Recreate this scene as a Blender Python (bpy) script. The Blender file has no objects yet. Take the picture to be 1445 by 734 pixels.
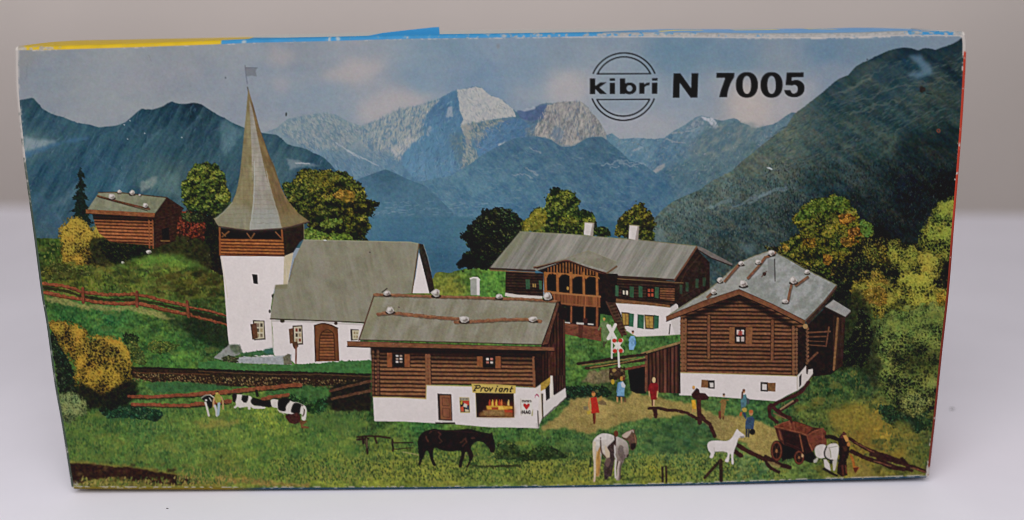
# ----------------------------------------------------------------------------
# 1. THE PRINT.  The lid of the box carries a printed picture.  It is drawn here
#    as ink: filled outlines and strokes rasterised into a colour array, which
#    later becomes the colour of the small faces of the printed sheet.
# ----------------------------------------------------------------------------
import numpy as np, math
rng = np.random.default_rng(7)
S = 1.7                       # ink dots per drawing unit
OX, OY, CW, CH = 0, 30, 1445, 670
W, H = int(CW*S), int(CH*S)
INK = np.zeros((H, W, 3), np.float32)
LAB = np.zeros((H, W), np.int16)
MOTIFS = ['front_panel']      # index = label
CUR = [0]

def motif(name, new=True):
    """following ink belongs to this printed motif"""
    name = 'printed_' + name.replace('_print', '')
    if name in ('printed_meadow', 'printed_lake') and name in MOTIFS: CUR[0] = MOTIFS.index(name); return
    MOTIFS.append(name); CUR[0] = len(MOTIFS)-1
    return CUR[0]

def fr(ox, oy, s):
    """a drawing frame: points given as 'x,y x,y' in enlarged coordinates"""
    def f(txt):
        return np.array([[ox+float(a)/s, oy+float(b)/s] for a, b in (q.split(',') for q in txt.split())])
    return f
T = fr(0, 0, 1)
A1, A2, A3, A4, A5 = fr(20,60,3.67), fr(300,60,3.67), fr(560,60,3.67), fr(820,60,3.67), fr(1080,50,3.67)
B1, B2, B3, B4, B5, B6 = fr(20,220,3.67), fr(280,220,3.67), fr(480,220,3.67), fr(640,230,3.67), fr(840,230,3.67), fr(1080,230,3.67)
C1, C2, C3, C4, C5, C6 = fr(50,380,3.67), fr(280,380,3.67), fr(490,400,3.67), fr(680,400,3.67), fr(900,380,3.67), fr(1100,400,3.67)
D1, D2, D3, D4, D5, D6 = fr(80,530,4.317), fr(270,530,4.317), fr(490,530,4.317), fr(700,530,4.317), fr(900,530,4.317), fr(1090,530,4.317)
E1, E2, E3, E4, E5, E6, E7 = fr(660,530,9.171), fr(825,65,6.386), fr(940,90,6.881), fr(700,350,5.647), fr(830,440,7.338), fr(960,540,6.113), fr(1080,580,6.021)

F1, F2, F3, F4 = fr(825,598,8.156), fr(1080,585,7.727), fr(280,545,9.03), fr(820,515,7.727)
def _hash(ix, iy, seed):
    h = (ix.astype(np.uint32)*np.uint32(374761393) + iy.astype(np.uint32)*np.uint32(668265263)
         + np.uint32((seed*2246822519 + 3266489917) & 0xffffffff))
    h = (h ^ (h >> np.uint32(13)))*np.uint32(1274126177)
    h ^= h >> np.uint32(16)
    return (h & np.uint32(0xffff)).astype(np.float32)/32767.5 - 1.0

def vn(X, Y, seed=0):
    xi = np.floor(X); yi = np.floor(Y)
    fx = (X-xi).astype(np.float32); fy = (Y-yi).astype(np.float32)
    fx = fx*fx*(3-2*fx); fy = fy*fy*(3-2*fy)
    xi = xi.astype(np.int64); yi = yi.astype(np.int64)
    a = _hash(xi, yi, seed); b = _hash(xi+1, yi, seed); c = _hash(xi, yi+1, seed); d = _hash(xi+1, yi+1, seed)
    return (a*(1-fx)+b*fx)*(1-fy) + (c*(1-fx)+d*fx)*fy

def fbm(X, Y, sc, seed=0, oct=3, sy=None, ridge=False):
    sy = sy or sc
    t = 0; amp = 1.0; tot = 0
    for o in range(oct):
        v = vn(X/sc*2**o + 17.3*o + seed*3.1, Y/sy*2**o + 9.7*o + seed*1.7, seed*11+o)
        if ridge: v = 1-2*np.abs(v)
        t = t + amp*v; tot += amp; amp *= 0.55
    return t/tot

def sm(a, b, x):
    t = np.clip((x-a)/(b-a), 0, 1); return t*t*(3-2*t)

def mix(c0, c1, t):
    c0 = np.asarray(c0, np.float32); c1 = np.asarray(c1, np.float32)
    return c0 + (c1-c0)*np.asarray(t, np.float32)[..., None]

def idw(points, p=2.0):
    """colour field: inverse distance blend of (x, y, r, g, b)"""
    P = np.array(points, np.float32)
    def f(X, Y):
        num = 0; den = 0
        for q in P:
            w = 1.0/(((X-q[0])**2 + (Y-q[1])**2 + 60.0)**(p/2))
            num = num + w[..., None]*q[2:5]; den = den + w
        return num/den[..., None]
    return f

def blur(m, s):
    if s <= 0: return m
    r = max(1, int(s*2.5)); k = np.exp(-0.5*(np.arange(-r, r+1)/s)**2); k /= k.sum()
    for ax in (0, 1):
        pad = [(0, 0)]*m.ndim; pad[ax] = (r, r)
        q = np.pad(m, pad, mode='edge'); o = 0
        n = m.shape[ax]
        for i, kk in enumerate(k):
            sl = [slice(None)]*m.ndim; sl[ax] = slice(i, i+n)
            o = o + kk*q[tuple(sl)]
        m = o
    return m.astype(np.float32)

def raster(pts, pad=2):
    P = (np.asarray(pts, float) - (OX, OY))*S
    x0 = int(max(0, math.floor(P[:, 0].min())-pad)); x1 = int(min(W, math.ceil(P[:, 0].max())+pad))
    y0 = int(max(0, math.floor(P[:, 1].min())-pad)); y1 = int(min(H, math.ceil(P[:, 1].max())+pad))
    w, h = x1-x0, y1-y0
    if w <= 0 or h <= 0: return None
    m = np.zeros((h, w), np.float32); xs0 = np.arange(x0, x1, dtype=np.float32)
    A = P; B = np.roll(P, -1, axis=0)
    for j in range(h):
        for k in range(3):
            yy = y0+j+(k+.5)/3
            s = (A[:, 1] <= yy) != (B[:, 1] <= yy)
            if not s.any(): continue
            a, b = A[s], B[s]
            xc = np.sort(a[:, 0] + (yy-a[:, 1])/(b[:, 1]-a[:, 1])*(b[:, 0]-a[:, 0]))
            for i in range(0, len(xc)-1, 2):
                m[j] += np.clip(xc[i+1]-xs0, 0, 1) - np.clip(xc[i]-xs0, 0, 1)
    return x0, y0, x1, y1, np.clip(m/3, 0, 1)

def XY(x0, y0, x1, y1):
    X, Y = np.meshgrid(np.arange(x0, x1, dtype=np.float32), np.arange(y0, y1, dtype=np.float32))
    return (X+.5)/S+OX, (Y+.5)/S+OY

def rough_mask(r, amp, sc, seed):
    x0, y0, x1, y1, m = r
    X, Y = XY(x0, y0, x1, y1)
    dx = (fbm(X, Y, sc, seed, 2)*1.3 + vn(X/1.7, Y/1.7, seed+2)*.45)*amp*S; dy = (fbm(X, Y, sc, seed+5, 2)*1.3 + vn(X/1.7, Y/1.7, seed+3)*.45)*amp*S
    jj, ii = np.mgrid[0:m.shape[0], 0:m.shape[1]]
    return m[np.clip(jj+dy.astype(int), 0, m.shape[0]-1), np.clip(ii+dx.astype(int), 0, m.shape[1]-1)]

def put(x0, y0, x1, y1, m, c, lab=True):
    v = INK[y0:y1, x0:x1]
    v += (c - v)*m[..., None]
    if lab:
        l = LAB[y0:y1, x0:x1]; l[m > .5] = CUR[0]

SEED = [100]
SAT = .95
def fill(pts, col, rough=0, rs=5, soft=0, a=1.0, n=None, lab=True):
    """ink a closed outline; col is a colour or a colour field; n = (strength, size[, size_y]) mottling"""
    SEED[0] += 3
    r = raster(pts, pad=int(3+(rough*2+soft*3)*S))
    if r is None: return
    x0, y0, x1, y1, m = r
    if rough: m = rough_mask(r, rough, rs, SEED[0])
    if soft: m = blur(m, soft*S)
    X, Y = XY(x0, y0, x1, y1)
    c = col(X, Y) if callable(col) else np.broadcast_to(np.array(col, np.float32), X.shape+(3,))
    if n:
        c = c*(1+n[0]*fbm(X, Y, n[1], SEED[0]+1, 3, n[2] if len(n) > 2 else None))[..., None]
    put(x0, y0, x1, y1, m*a, c, lab)

def stroke(pts, w, col, a=1.0, n=None, rough=0, rs=4, lab=True):
    """ink a line; w = width, or (width at start, width at end)"""
    SEED[0] += 3
    P = np.asarray(pts, float)
    w0, w1 = (w if isinstance(w, tuple) else (w, w))
    ext = max(w0, w1)+2+rough*2
    x0 = int(max(0, (P[:, 0].min()-ext-OX)*S)); x1 = int(min(W, (P[:, 0].max()+ext-OX)*S))
    y0 = int(max(0, (P[:, 1].min()-ext-OY)*S)); y1 = int(min(H, (P[:, 1].max()+ext-OY)*S))
    if x1 <= x0 or y1 <= y0: return
    X, Y = XY(x0, y0, x1, y1)
    Xd, Yd = X, Y
    if rough:
        Xd = X+fbm(X, Y, rs, SEED[0], 2)*rough; Yd = Y+fbm(X, Y, rs, SEED[0]+7, 2)*rough
    best = np.full(X.shape, -9.0, np.float32); N = len(P)-1
    for i in range(N):
        ax, ay = P[i]; bx, by = P[i+1]; L2 = (bx-ax)**2+(by-ay)**2+1e-9
        t = np.clip(((Xd-ax)*(bx-ax)+(Yd-ay)*(by-ay))/L2, 0, 1)
        d = np.hypot(Xd-ax-t*(bx-ax), Yd-ay-t*(by-ay))
        ww = w0+(w1-w0)*((i+t)/N)
        best = np.maximum(best, (ww/2-d))
    m = np.clip(best*S+.5, 0, 1)
    c = col(X, Y) if callable(col) else np.broadcast_to(np.array(col, np.float32), X.shape+(3,))
    if n: c = c*(1+n[0]*fbm(X, Y, n[1], SEED[0]+1, 3))[..., None]
    put(x0, y0, x1, y1, m*a, c, lab)

def ell(c, rx, ry, col, rot=0, **k):
    t = np.linspace(0, 2*np.pi, 20, endpoint=False); cs, sn = math.cos(rot), math.sin(rot)
    x = rx*np.cos(t); y = ry*np.sin(t)
    cx, cy = np.asarray(c, float).reshape(-1)[:2]
    fill(np.stack([cx+x*cs-y*sn, cy+x*sn+y*cs], 1), col, **k)

def smooth(pts, k=5, closed=True):
    P = np.asarray(pts, float); out = []
    n = len(P)
    for i in range(n if closed else n-1):
        g = (lambda q: P[q % n]) if closed else (lambda q: P[min(max(q, 0), n-1)])
        p0, p1, p2, p3 = g(i-1), g(i), g(i+1), g(i+2)
        for t in np.arange(k)/k:
            out.append(.5*((2*p1)+(-p0+p2)*t+(2*p0-5*p1+4*p2-p3)*t*t+(-p0+3*p1-3*p2+p3)*t**3))
    if not closed: out.append(P[-1])
    return np.array(out)

def dots(x, y, rad, col, a=0.9, lab=False):
    """many small ink dabs at once"""
    x = (np.asarray(x)-OX)*S; y = (np.asarray(y)-OY)*S
    rad = np.broadcast_to(np.asarray(rad, np.float32)*S, x.shape)
    R = int(math.ceil(rad.max()))
    xi = x.astype(int); yi = y.astype(int)
    for dy in range(-R, R+1):
        for dx in range(-R, R+1):
            d = np.hypot(xi+dx+.5-x, yi+dy+.5-y)
            m = np.clip(rad-d+.5, 0, 1)*a
            px, py = xi+dx, yi+dy
            ok = (m > .02) & (px >= 0) & (px < W) & (py >= 0) & (py < H)
            if not ok.any(): continue
            mm = m[ok][:, None]; v = INK[py[ok], px[ok]]
            INK[py[ok], px[ok]] = v+(col[ok]-v)*mm
            if lab: LAB[py[ok], px[ok]] = CUR[0]

def foliage(pts, dark, cols, n=900, leaf=(.7, 1.5), clump=9, rough=3, light=(-.4, -.8), lit=.5, lo=-.2):
    """a crown: dark ground with an uneven outline, dabs of leaf colour gathered in clumps lit from one side"""
    pts = smooth(pts, 4)
    SEED[0] += 7; sd = SEED[0]
    r = raster(pts, pad=int(10*S)); x0, y0, x1, y1, m = r
    m = rough_mask(r, rough*1.25, clump*.7, sd)
    X, Y = XY(x0, y0, x1, y1)
    put(x0, y0, x1, y1, m*.95, np.array(dark, np.float32)*.82*(1+.4*fbm(X, Y, 4, sd+1, 2))[..., None])
    g = np.random.default_rng(sd)
    big = blur(m, 1.6*S)
    q = g.random((n*5, 2))*(x1-x0-1, y1-y0-1)
    ins = big[q[:, 1].astype(int), q[:, 0].astype(int)] > g.uniform(.22, .75, len(q))
    q = q[ins][:int(n*1.25)]
    px = (q[:, 0]+x0+.5)/S+OX; py = (q[:, 1]+y0+.5)/S+OY
    e = 2.0
    h = lambda a, b: fbm(a, b, clump, sd+2, 2)
    hh = h(px, py)
    slope = (h(px+light[0]*e, py+light[1]*e) - hh)/e*clump*.45      # turned to the light or away
    cx, cy = (X*m).sum()/m.sum(), (Y*m).sum()/m.sum()
    wx, wy = (x1-x0)/S/2, (y1-y0)/S/2
    pos = ((px-cx)/wx*light[0] + (py-cy)/wy*light[1])*lit
    fine = vn(px/3.2, py/2.6, sd+4)
    v = hh*.5 - slope*.75 + pos + fine*.38 + g.normal(0, .16, len(px))
    keep = v > lo
    px, py, v = px[keep], py[keep], v[keep]
    cols = np.array(cols, np.float32); k = len(cols)
    t = np.clip((v-lo)/(1.05-lo), 0, .999)*(k-1)
    i = np.minimum(t.astype(int), k-2); f = (t-i)[:, None]
    hue = fbm(px, py, clump*2.2, sd+3, 2)
    c = cols[i]*(1-f)+cols[i+1]*f
    c = c*(1+.15*g.normal(0, 1, (len(px), 1))) + np.stack([hue*16, hue*2, -hue*5], 1) + g.normal(0, 4, (len(px), 3))
    o = np.argsort(v)                                                # lit leaves lie over the shaded ones
    dots(px[o], py[o], g.uniform(leaf[0]*.8, leaf[1]*.85, len(px)), np.clip(c[o], 0, 255), .8)

def cells(X, Y, sc, seed):
    """distance to the borders of irregular cells: 0 on a border"""
    x = X/sc; y = Y/sc; xi = np.floor(x).astype(np.int64); yi = np.floor(y).astype(np.int64)
    d1 = np.full(X.shape, 9., np.float32); d2 = d1.copy()
    for j in (-1, 0, 1):
        for i in (-1, 0, 1):
            cx = xi+i; cy = yi+j
            d = np.hypot(cx+.5+.45*_hash(cx, cy, seed)-x, cy+.5+.45*_hash(cx, cy, seed+1)-y)
            d2 = np.where(d < d1, d1, np.minimum(d2, d)); d1 = np.minimum(d1, d)
    return d2-d1

def moss(pts, dark, lt, sc=5.0, rough=2.5, bias=.0, clump=16, amt=1.0, soft=0):
    """springy moss bushes: a net of light strands over dark gaps"""
    pts = smooth(pts, 4)
    SEED[0] += 7; sd = SEED[0]
    dark = np.array(dark, np.float32)*.6
    def col(X, Y):
        wx = X+fbm(X, Y, 3.5, sd, 2)*2.2; wy = Y+fbm(X, Y, 3.5, sd+9, 2)*2.2
        r1 = 1-sm(.08, .55, cells(wx, wy, sc*1.15, sd+1)); r2 = 1-sm(.1, .6, cells(wx+31, wy, sc*.62, sd+2))
        cl = fbm(X, Y, clump, sd+3, 3)
        gr = vn(X/1.5, Y/1.5, sd+5)
        cy = (Y-Y.min())/(Y.max()-Y.min()+1e-6)
        v = .30*r1+.26*r2 + .20 + cl*.5 + gr*.10 + bias - (cy-.42)*.55
        t = sm(.0, .85, v)*amt
        c = mix(dark, np.asarray(lt, np.float32)*1.1, t)
        c = c*(1+.16*fbm(X, Y, 1.8, sd+4, 2))[..., None]
        hue = fbm(X, Y, 9, sd+8, 2)
        return np.clip(c + (cl*10)[..., None]*np.array([1, .2, -.4]) + (hue*10*t)[..., None]*np.array([.9, -.5, -.2]), 0, 255)
    fill(pts, col, rough=rough*2.1, rs=7, soft=max(soft, .5))
    r = raster(pts, pad=int(8*S)); x0, y0, x1, y1, m = r                # loose sprigs along the rim
    rim = blur(m, 2.2*S); rim = rim*(1-rim)*4
    g = np.random.default_rng(sd); k = int(rim.sum()/7)
    q = g.random((k*6, 2))*(x1-x0-1, y1-y0-1); q = q[rim[q[:, 1].astype(int), q[:, 0].astype(int)] > g.uniform(.3, 1, len(q))][:k]
    cc = np.array(dark)+(np.array(lt, np.float32)-np.array(dark))*g.uniform(.1, .95, (len(q), 1))
    dots((q[:, 0]+x0)/S+OX, (q[:, 1]+y0)/S+OY, g.uniform(.5, 1.1, len(q)), np.clip(cc, 0, 255), .75)

def mottle(n, box, cols, size=(3, 9), flat=.45, a=.35, keep=None):
    """soft uneven patches of other growth, only on ink of the current motif"""
    g = np.random.default_rng(SEED[0]*3+1); SEED[0] += 5
    for _ in range(n):
        x, y = g.uniform(box[0], box[2]), g.uniform(box[1], box[3]); r = g.uniform(*size)
        jx, jy = int((x-OX)*S), int((y-OY)*S)
        if not (0 <= jx < W and 0 <= jy < H) or LAB[jy, jx] != CUR[0]: continue
        c = np.array(cols[g.integers(len(cols))], np.float32)*g.uniform(.85, 1.15)
        t = np.linspace(0, 2*np.pi, 9, endpoint=False); k = g.uniform(.6, 1.3, 9)
        fill(smooth(np.stack([x+r*k*np.cos(t), y+r*flat*k*np.sin(t)], 1), 2), c, rough=1.5, rs=4, soft=.7, a=a*g.uniform(.5, 1.3), n=(.3, 2.2), lab=False)

def hatch(pts, n, ang, ln, cols, a=.35, w=(.6, 1.4), jit=.25):
    """short strokes of relief inside an outline, all running about the same way (degrees)"""
    g = np.random.default_rng(SEED[0]*3+2); SEED[0] += 5
    x0, y0, x1, y1, m = raster(pts)
    q = g.random((n*6, 2))*(x1-x0-1, y1-y0-1); q = q[m[q[:, 1].astype(int), q[:, 0].astype(int)] > .5][:n]
    k = len(q); px, py = (q[:, 0]+x0)/S+OX, (q[:, 1]+y0)/S+OY
    th = math.radians(ang)+g.normal(0, jit, k); L = g.uniform(ln[0], ln[1], k); wd = g.uniform(w[0], w[1], k)*.5
    c = np.array(cols, np.float32)[g.integers(0, len(cols), k)]*g.uniform(.9, 1.1, (k, 1))
    bend = g.normal(0, .35, k); st = max(6, int(ln[1]*S*.8))
    for t in np.linspace(0, 1, st):
        d = (t-.5)*L; u = bend*(t-.5)**2*L
        dots(px+np.cos(th)*d-np.sin(th)*u, py+np.sin(th)*d+np.cos(th)*u, np.maximum(wd*(1-1.2*abs(t-.5)), .25), c, a)
# ---- sky -------------------------------------------------------------------
def sky(X, Y):
    f = idw([(60,110,150,154,164),(140,140,158,160,168),(250,90,152,155,164),(330,150,158,160,170),(420,75,152,155,166),
             (400,120,156,162,174),(510,100,170,166,174),(470,140,150,160,175),(620,80,128,150,172),(560,130,168,166,174),(590,110,134,156,178),
             (640,105,130,150,174),(740,95,132,152,176),(700,120,132,152,176),(800,80,138,152,170),(740,140,150,160,176),(800,125,176,173,180),(870,100,150,160,174),
             (960,70,112,138,162),(1040,80,120,142,166),(900,180,166,170,180),(960,150,160,166,178),(1060,150,184,172,172),(1100,155,176,170,176),(1090,100,140,152,168),
             (1170,70,118,142,168),(1250,60,126,146,168),(1330,55,140,152,168),(1180,95,136,148,168),(30,80,152,150,154)], 3)
    c = f(X, Y)
    v = fbm(X, Y, 70, 3, 4, 38)
    return (c + v[..., None]*np.array([13, 8, 2]) + fbm(X, Y, 9, 5, 2)[..., None]*3)*np.array([.86, .90, .895])
fill(T('0,20 1445,20 1445,420 0,420'), sky)
for p, c, sf, al in (('1040,118 1075,122 1098,150 1082,178 1045,176 1030,150', (184,172,164), 8, .6), ('1000,112 1060,108 1120,116 1100,130 1020,128', (168,162,162), 8, .45), ('1090,150 1130,120 1160,110 1140,140 1110,165', (166,162,166), 8, .5),
    ('378,70 400,66 415,80 395,92 380,90', (164,156,156), 6, .6), ('385,108 402,104 408,124 390,132', (160,154,158), 6, .5), ('455,100 490,90 530,90 545,100 520,110 480,116 460,112', (170,162,160), 6, .7), ('505,150 530,134 560,126 590,132 600,145 570,158 540,172 510,172', (168,162,162), 7, .75), ('570,140 610,132 630,130 615,142 590,150', (166,162,162), 5, .5),
    ('770,118 800,98 832,102 838,128 812,146 780,144', (168,162,162), 9, .6), ('840,170 900,160 960,165 930,185 860,190', (158,156,164), 9, .5), ('170,100 260,84 300,110 230,128 160,125', (148,146,152), 10, .4),
    ('400,132 440,122 480,130 470,148 430,150', (124,142,158), 7, .6), ('545,112 600,84 660,80 650,112 600,122', (118,138,156), 8, .6), ('700,74 780,72 770,104 720,112', (118,138,154), 9, .5), ('940,72 1060,76 1090,96 1010,98 950,92', (106,130,148), 8, .6), ('1160,64 1300,58 1260,78 1190,96', (100,122,140), 8, .5), ('480,64 540,62 550,76 500,78', (124,138,152), 5, .5)):
    fill(smooth(T(p)), c, rough=7, rs=16, soft=sf, a=al, n=(.03,12))

# ---- far mountains ---------------------------------------------------------
RIDGE = T('368,190 373,186.7 390,181 406,167.6 420,165 436,162 447,160 458,158.6 466,161 474,162 485,168 496,174 510,177.7 520,175 526,173 536,168 545,165 553,160 561,156 572,154 583,151 587,150 600,146 614,141.7 625,136 634,131 644,127 652,126 661,125.4 666,123 671.7,122 680,124 685,129 690.8,134 699,137 707,140.4 716,147 723.5,154 729,158 737,155.4 747,152 756,150 763,147 770,145.8 783,145 794,144 805,143 814,143 821.6,144.5 828,149 832.5,156.7 840,164 846,171.7 857,190.8 880,230 880,270 480,270')
def far(X, Y):
    base = idw([(400,190,128,148,164),(460,170,140,158,172),(450,215,112,140,166),(500,195,140,156,168),(540,190,150,162,168),(500,240,98,130,160),(560,240,92,128,162),(580,175,150,162,168),(600,225,86,124,160),(620,160,92,128,160),(640,190,84,122,158),(680,195,96,130,156),(620,235,88,126,160),(720,180,96,128,152),(760,160,88,112,138),(800,170,150,152,156),(840,180,148,152,158)], 2.6)(X, Y)
    st = fbm(X+Y*.35, Y, 7, 21, 3, 22); rd = fbm(X, Y, 16, 24, 4, ridge=True)
    return (base + (st*16+rd*10)[..., None]*np.array([1.15, 1, .75]))*np.array([.85, .88, .86])
motif('mountain_print')
fill(RIDGE, far, rough=1.0, rs=4)
# light rock left of the summit with blue gullies
def streak(c0, c1, sx, sy, k=.5, lean=.35, sd=31):
    def f(X, Y):
        v = fbm(X+Y*lean, Y, sx, sd, 3, sy)*.55 + fbm(X+Y*lean*.5, Y, 2.4, sd+1, 3, 3.4)*.6
        return mix(c0, c1, sm(-.42, .45, v+k-.5))*np.array([.84, .86, .85])
    return f
fill(A2('330,450 440,385 580,362 640,378 720,425 780,435 740,520 640,560 520,555 430,520'), streak((112,138,158),(166,174,176),3.2,8,.5,-.5), rough=3, rs=5, soft=2, a=.75)
fill(A2('780,430 830,412 960,352 1100,322 1100,470 1060,510 1000,560 960,610 900,560 830,560 760,520'), streak((100,132,160),(172,178,178),2.6,9,.55,.1), rough=3, rs=5, soft=1.5, a=.85)
fill(A3('0,350 100,328 190,302 230,290 150,370 130,470 90,510 40,560 10,610 0,600'), streak((104,136,162),(178,180,176),2.4,9,.6,.1,33), rough=2, rs=4, soft=1, a=.85)
fill(A2('910,560 1010,490 1090,500 1000,560 975,610'), (172,172,172), rough=2, soft=1.2, a=.8)
for a in ('700,560 830,625 860,640', '640,520 760,600'):
    stroke(A2(a), (2.5,1), (168,176,180), a=.6, rough=1)
# blue shaded north face
fill(A3('235,285 305,248 325,300 335,380 335,440 300,500 330,560 345,640 280,690 110,722 30,640 20,590 80,520 140,480 130,400 180,345'), idw([(600,200,82,122,150),(620,150,72,106,136),(640,200,78,114,142),(600,245,92,130,158)]), rough=2, rs=5, soft=.8, n=(.10,7,16))
fill(A3('265,335 285,330 290,385 255,390'), (150,160,170), rough=1.5, soft=.5, a=.8)
fill(A3('165,430 180,435 165,490 150,480'), (140,152,160), rough=1.5, soft=.6, a=.7)
fill(A3('270,470 340,470 350,560 335,640 300,600 280,540'), streak((92,124,146),(128,142,142),2.5,8,.4,.2,35), rough=2.5, soft=1.2, a=.8)
# snow cap
fill(A3('310,245 370,240 410,228 440,236 480,272 540,295 600,345 618,385 560,390 500,398 430,410 380,440 345,470 330,430 345,400 325,350 322,300'), streak((182,184,190),(206,202,200),4,9,.65,.5,36), rough=1.2, rs=4)
stroke(A3('375,262 385,240 405,235 425,270'), 1.2, (150,156,168), a=.6)
fill(A3('335,430 400,415 480,405 560,395 540,440 480,470 450,510 400,480 380,520 350,480'), streak((98,126,144),(170,170,158),2.8,7,.45,-.4,37), rough=2.5, rs=5, soft=.8)
fill(A3('345,560 385,520 400,560 420,600 380,640 330,660'), streak((96,128,148),(166,172,168),2.5,8,.55,-.3,38), rough=2.5, soft=.8)
fill(A3('400,480 560,400 640,395 700,440 660,490 600,500 520,540 430,600 410,540'), idw([(690,195,82,118,152),(730,180,72,106,138)]), rough=2.5, soft=1, n=(.12,6))
fill(A3('370,480 420,450 470,470 430,520'), streak((100,126,144),(164,166,158),2.5,6,.45,.3,39), rough=2, soft=.8, a=.7)
fill(A3('520,525 580,515 575,532 530,540'), (170,176,182), rough=1, soft=.6, a=.8)
fill(A3('618,355 700,345 770,318 780,335 760,390 700,410 640,395'), (74,94,124), rough=1.5, soft=.6, n=(.15,5))
fill(A3('640,352 720,330 715,345 660,358'), (168,172,182), rough=1, soft=.6, a=.7)
# second peak: bare rock
fill(A3('775,330 820,312 900,305 960,310 1000,355 1050,410 1085,480 1040,485 950,515 900,530 850,530 800,500 720,485 715,440 760,390'), streak((122,124,128),(184,178,172),2.6,10,.58,.25,41), rough=1.6, rs=4)
fill(A3('790,480 830,430 870,460 860,520 830,520'), (88,110,132), rough=2, soft=1, a=.7)
for a in ('830,480 880,400 910,350', '900,500 930,420', '960,500 985,420'):
    stroke(A3(a), (1.6,.8), (110,118,128), a=.6, rough=1.5)
fill(A3('800,340 880,315 960,320 900,350 840,380'), (150,146,142), rough=2, soft=1.5, a=.6)
fill(A3('660,450 710,430 715,480 680,490'), streak((96,118,134),(150,152,148),2.5,6,.5), rough=2, soft=.8, a=.7)

# relief of the far peaks
hatch(A2('330,450 440,385 580,362 640,378 720,425 780,435 740,520 640,560 520,555 430,520'), 420, 60, (3,8), [(92,116,132),(146,156,156),(108,130,142),(160,166,160)], .4, (.6,1.5), .5)
hatch(A2('780,430 830,412 960,352 1100,322 1100,470 1060,510 1000,560 960,610 900,560 830,560 760,520'), 520, 105, (4,11), [(84,110,132),(150,156,152),(100,124,140),(166,166,158)], .42, (.6,1.6), .3)
hatch(A3('0,350 100,328 190,302 230,290 150,370 130,470 90,510 40,560 10,610 0,600'), 260, 108, (4,12), [(84,110,132),(158,162,156),(96,120,138),(172,170,160)], .45, (.6,1.6), .25)
hatch(A2('430,520 640,560 900,560 960,610 940,700 760,720 640,680 560,600'), 300, 55, (4,12), [(76,108,136),(120,140,152),(92,122,144)], .3, (.7,1.6), .35)
hatch(A3('235,285 305,248 335,380 335,440 300,500 345,640 280,690 110,722 30,640 80,520 140,480 130,400'), 420, 112, (4,12), [(60,92,120),(98,132,154),(70,104,130),(112,140,156)], .32, (.6,1.6), .4)
hatch(A3('310,245 410,228 480,272 600,345 618,385 500,398 380,440 345,470 322,300'), 170, 58, (3,9), [(122,130,138),(176,172,166),(134,138,140),(104,120,134)], .5, (.5,1.1), .4)
hatch(A3('330,430 480,402 600,385 560,440 460,500 400,600 340,650 345,540'), 300, 62, (3,9), [(66,98,124),(146,148,136),(84,112,130),(158,156,144)], .45, (.6,1.4), .6)
hatch(A3('480,440 640,395 720,430 690,490 520,540 430,600 420,540'), 260, 140, (4,10), [(62,94,124),(100,126,146),(72,104,130)], .35, (.6,1.5), .4)
hatch(A3('775,330 900,305 960,310 1000,355 1085,480 950,515 850,530 715,480 720,430'), 420, 100, (4,12), [(98,104,112),(164,156,148),(120,122,124),(172,164,156),(88,104,120)], .45, (.6,1.5), .35)
fill(A3('330,425 345,470 360,520 350,560 385,520 380,470 400,440 370,425'), (150,148,140), rough=2.5, soft=.6, a=.6)

# right background range
RR = A4('130,480 160,470 200,500 290,494 370,500 430,495 470,465 540,425 580,395 600,385 620,378 650,385 680,395 730,405 760,398 790,392 810,398 830,415 865,428 900,440 930,440 960,430 990,425 1020,410 1055,385 1090,362 1101,362')
RR = np.vstack([RR, T('1130,160 1100,300 930,320 860,240')])
fill(RR, lambda X, Y: (idw([(900,205,110,136,156),(940,210,94,124,150),(980,185,112,132,150),(1000,200,108,124,134),(1040,190,92,114,128),(1080,190,100,120,134),(900,230,96,128,152),(960,250,84,110,124),(1000,230,88,110,118),(930,260,78,108,134),(1060,210,92,112,118)],2.6)(X,Y)
     + (fbm(X+Y*.8,Y,5,51,3,12)*14+fbm(X-Y,Y,14,52,3,ridge=True)*9+fbm(X,Y,2.6,54,2)*9)[...,None]*np.array([1.1,1,.8]))*np.array([.86,.92,.92]), rough=.8)
fill(A4('620,382 650,388 690,400 715,440 690,450 660,410 635,400'), (186,188,196), rough=1.5, soft=.5, a=.85)
fill(A4('590,400 620,382 640,420 600,440 540,450 560,430'), streak((104,126,150),(160,168,180),2.5,4,.5), rough=1.5, soft=.6, a=.8)
fill(A4('870,425 930,432 910,448 880,440'), (186,184,190), rough=1.2, soft=.6, a=.7)
for a in ('470,470 560,460 600,440', '440,500 500,520 540,520', '270,560 320,545'):
    stroke(A4(a), (2.5,1), (160,160,164), a=.45, rough=2)
fill(A4('370,665 400,640 435,625 430,645 385,680'), (160,160,156), rough=1, soft=.8, a=.75)
fill(A4('660,430 740,420 830,420 960,440 900,500 800,560 700,590 560,570 600,500'), lambda X,Y: mix((74,100,112),(112,124,122),sm(-.4,.4,fbm(X+Y*.6,Y,6,53,3,10))), rough=4, rs=8, soft=2, a=.7)

hatch(RR[:26].tolist()+T('1105,190 1060,230 1000,260 930,250 880,215').tolist(), 700, 130, (3,9), [(62,88,104),(124,136,136),(76,104,112),(104,114,104),(136,144,150)], .3, (.6,1.5), .5)
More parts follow.
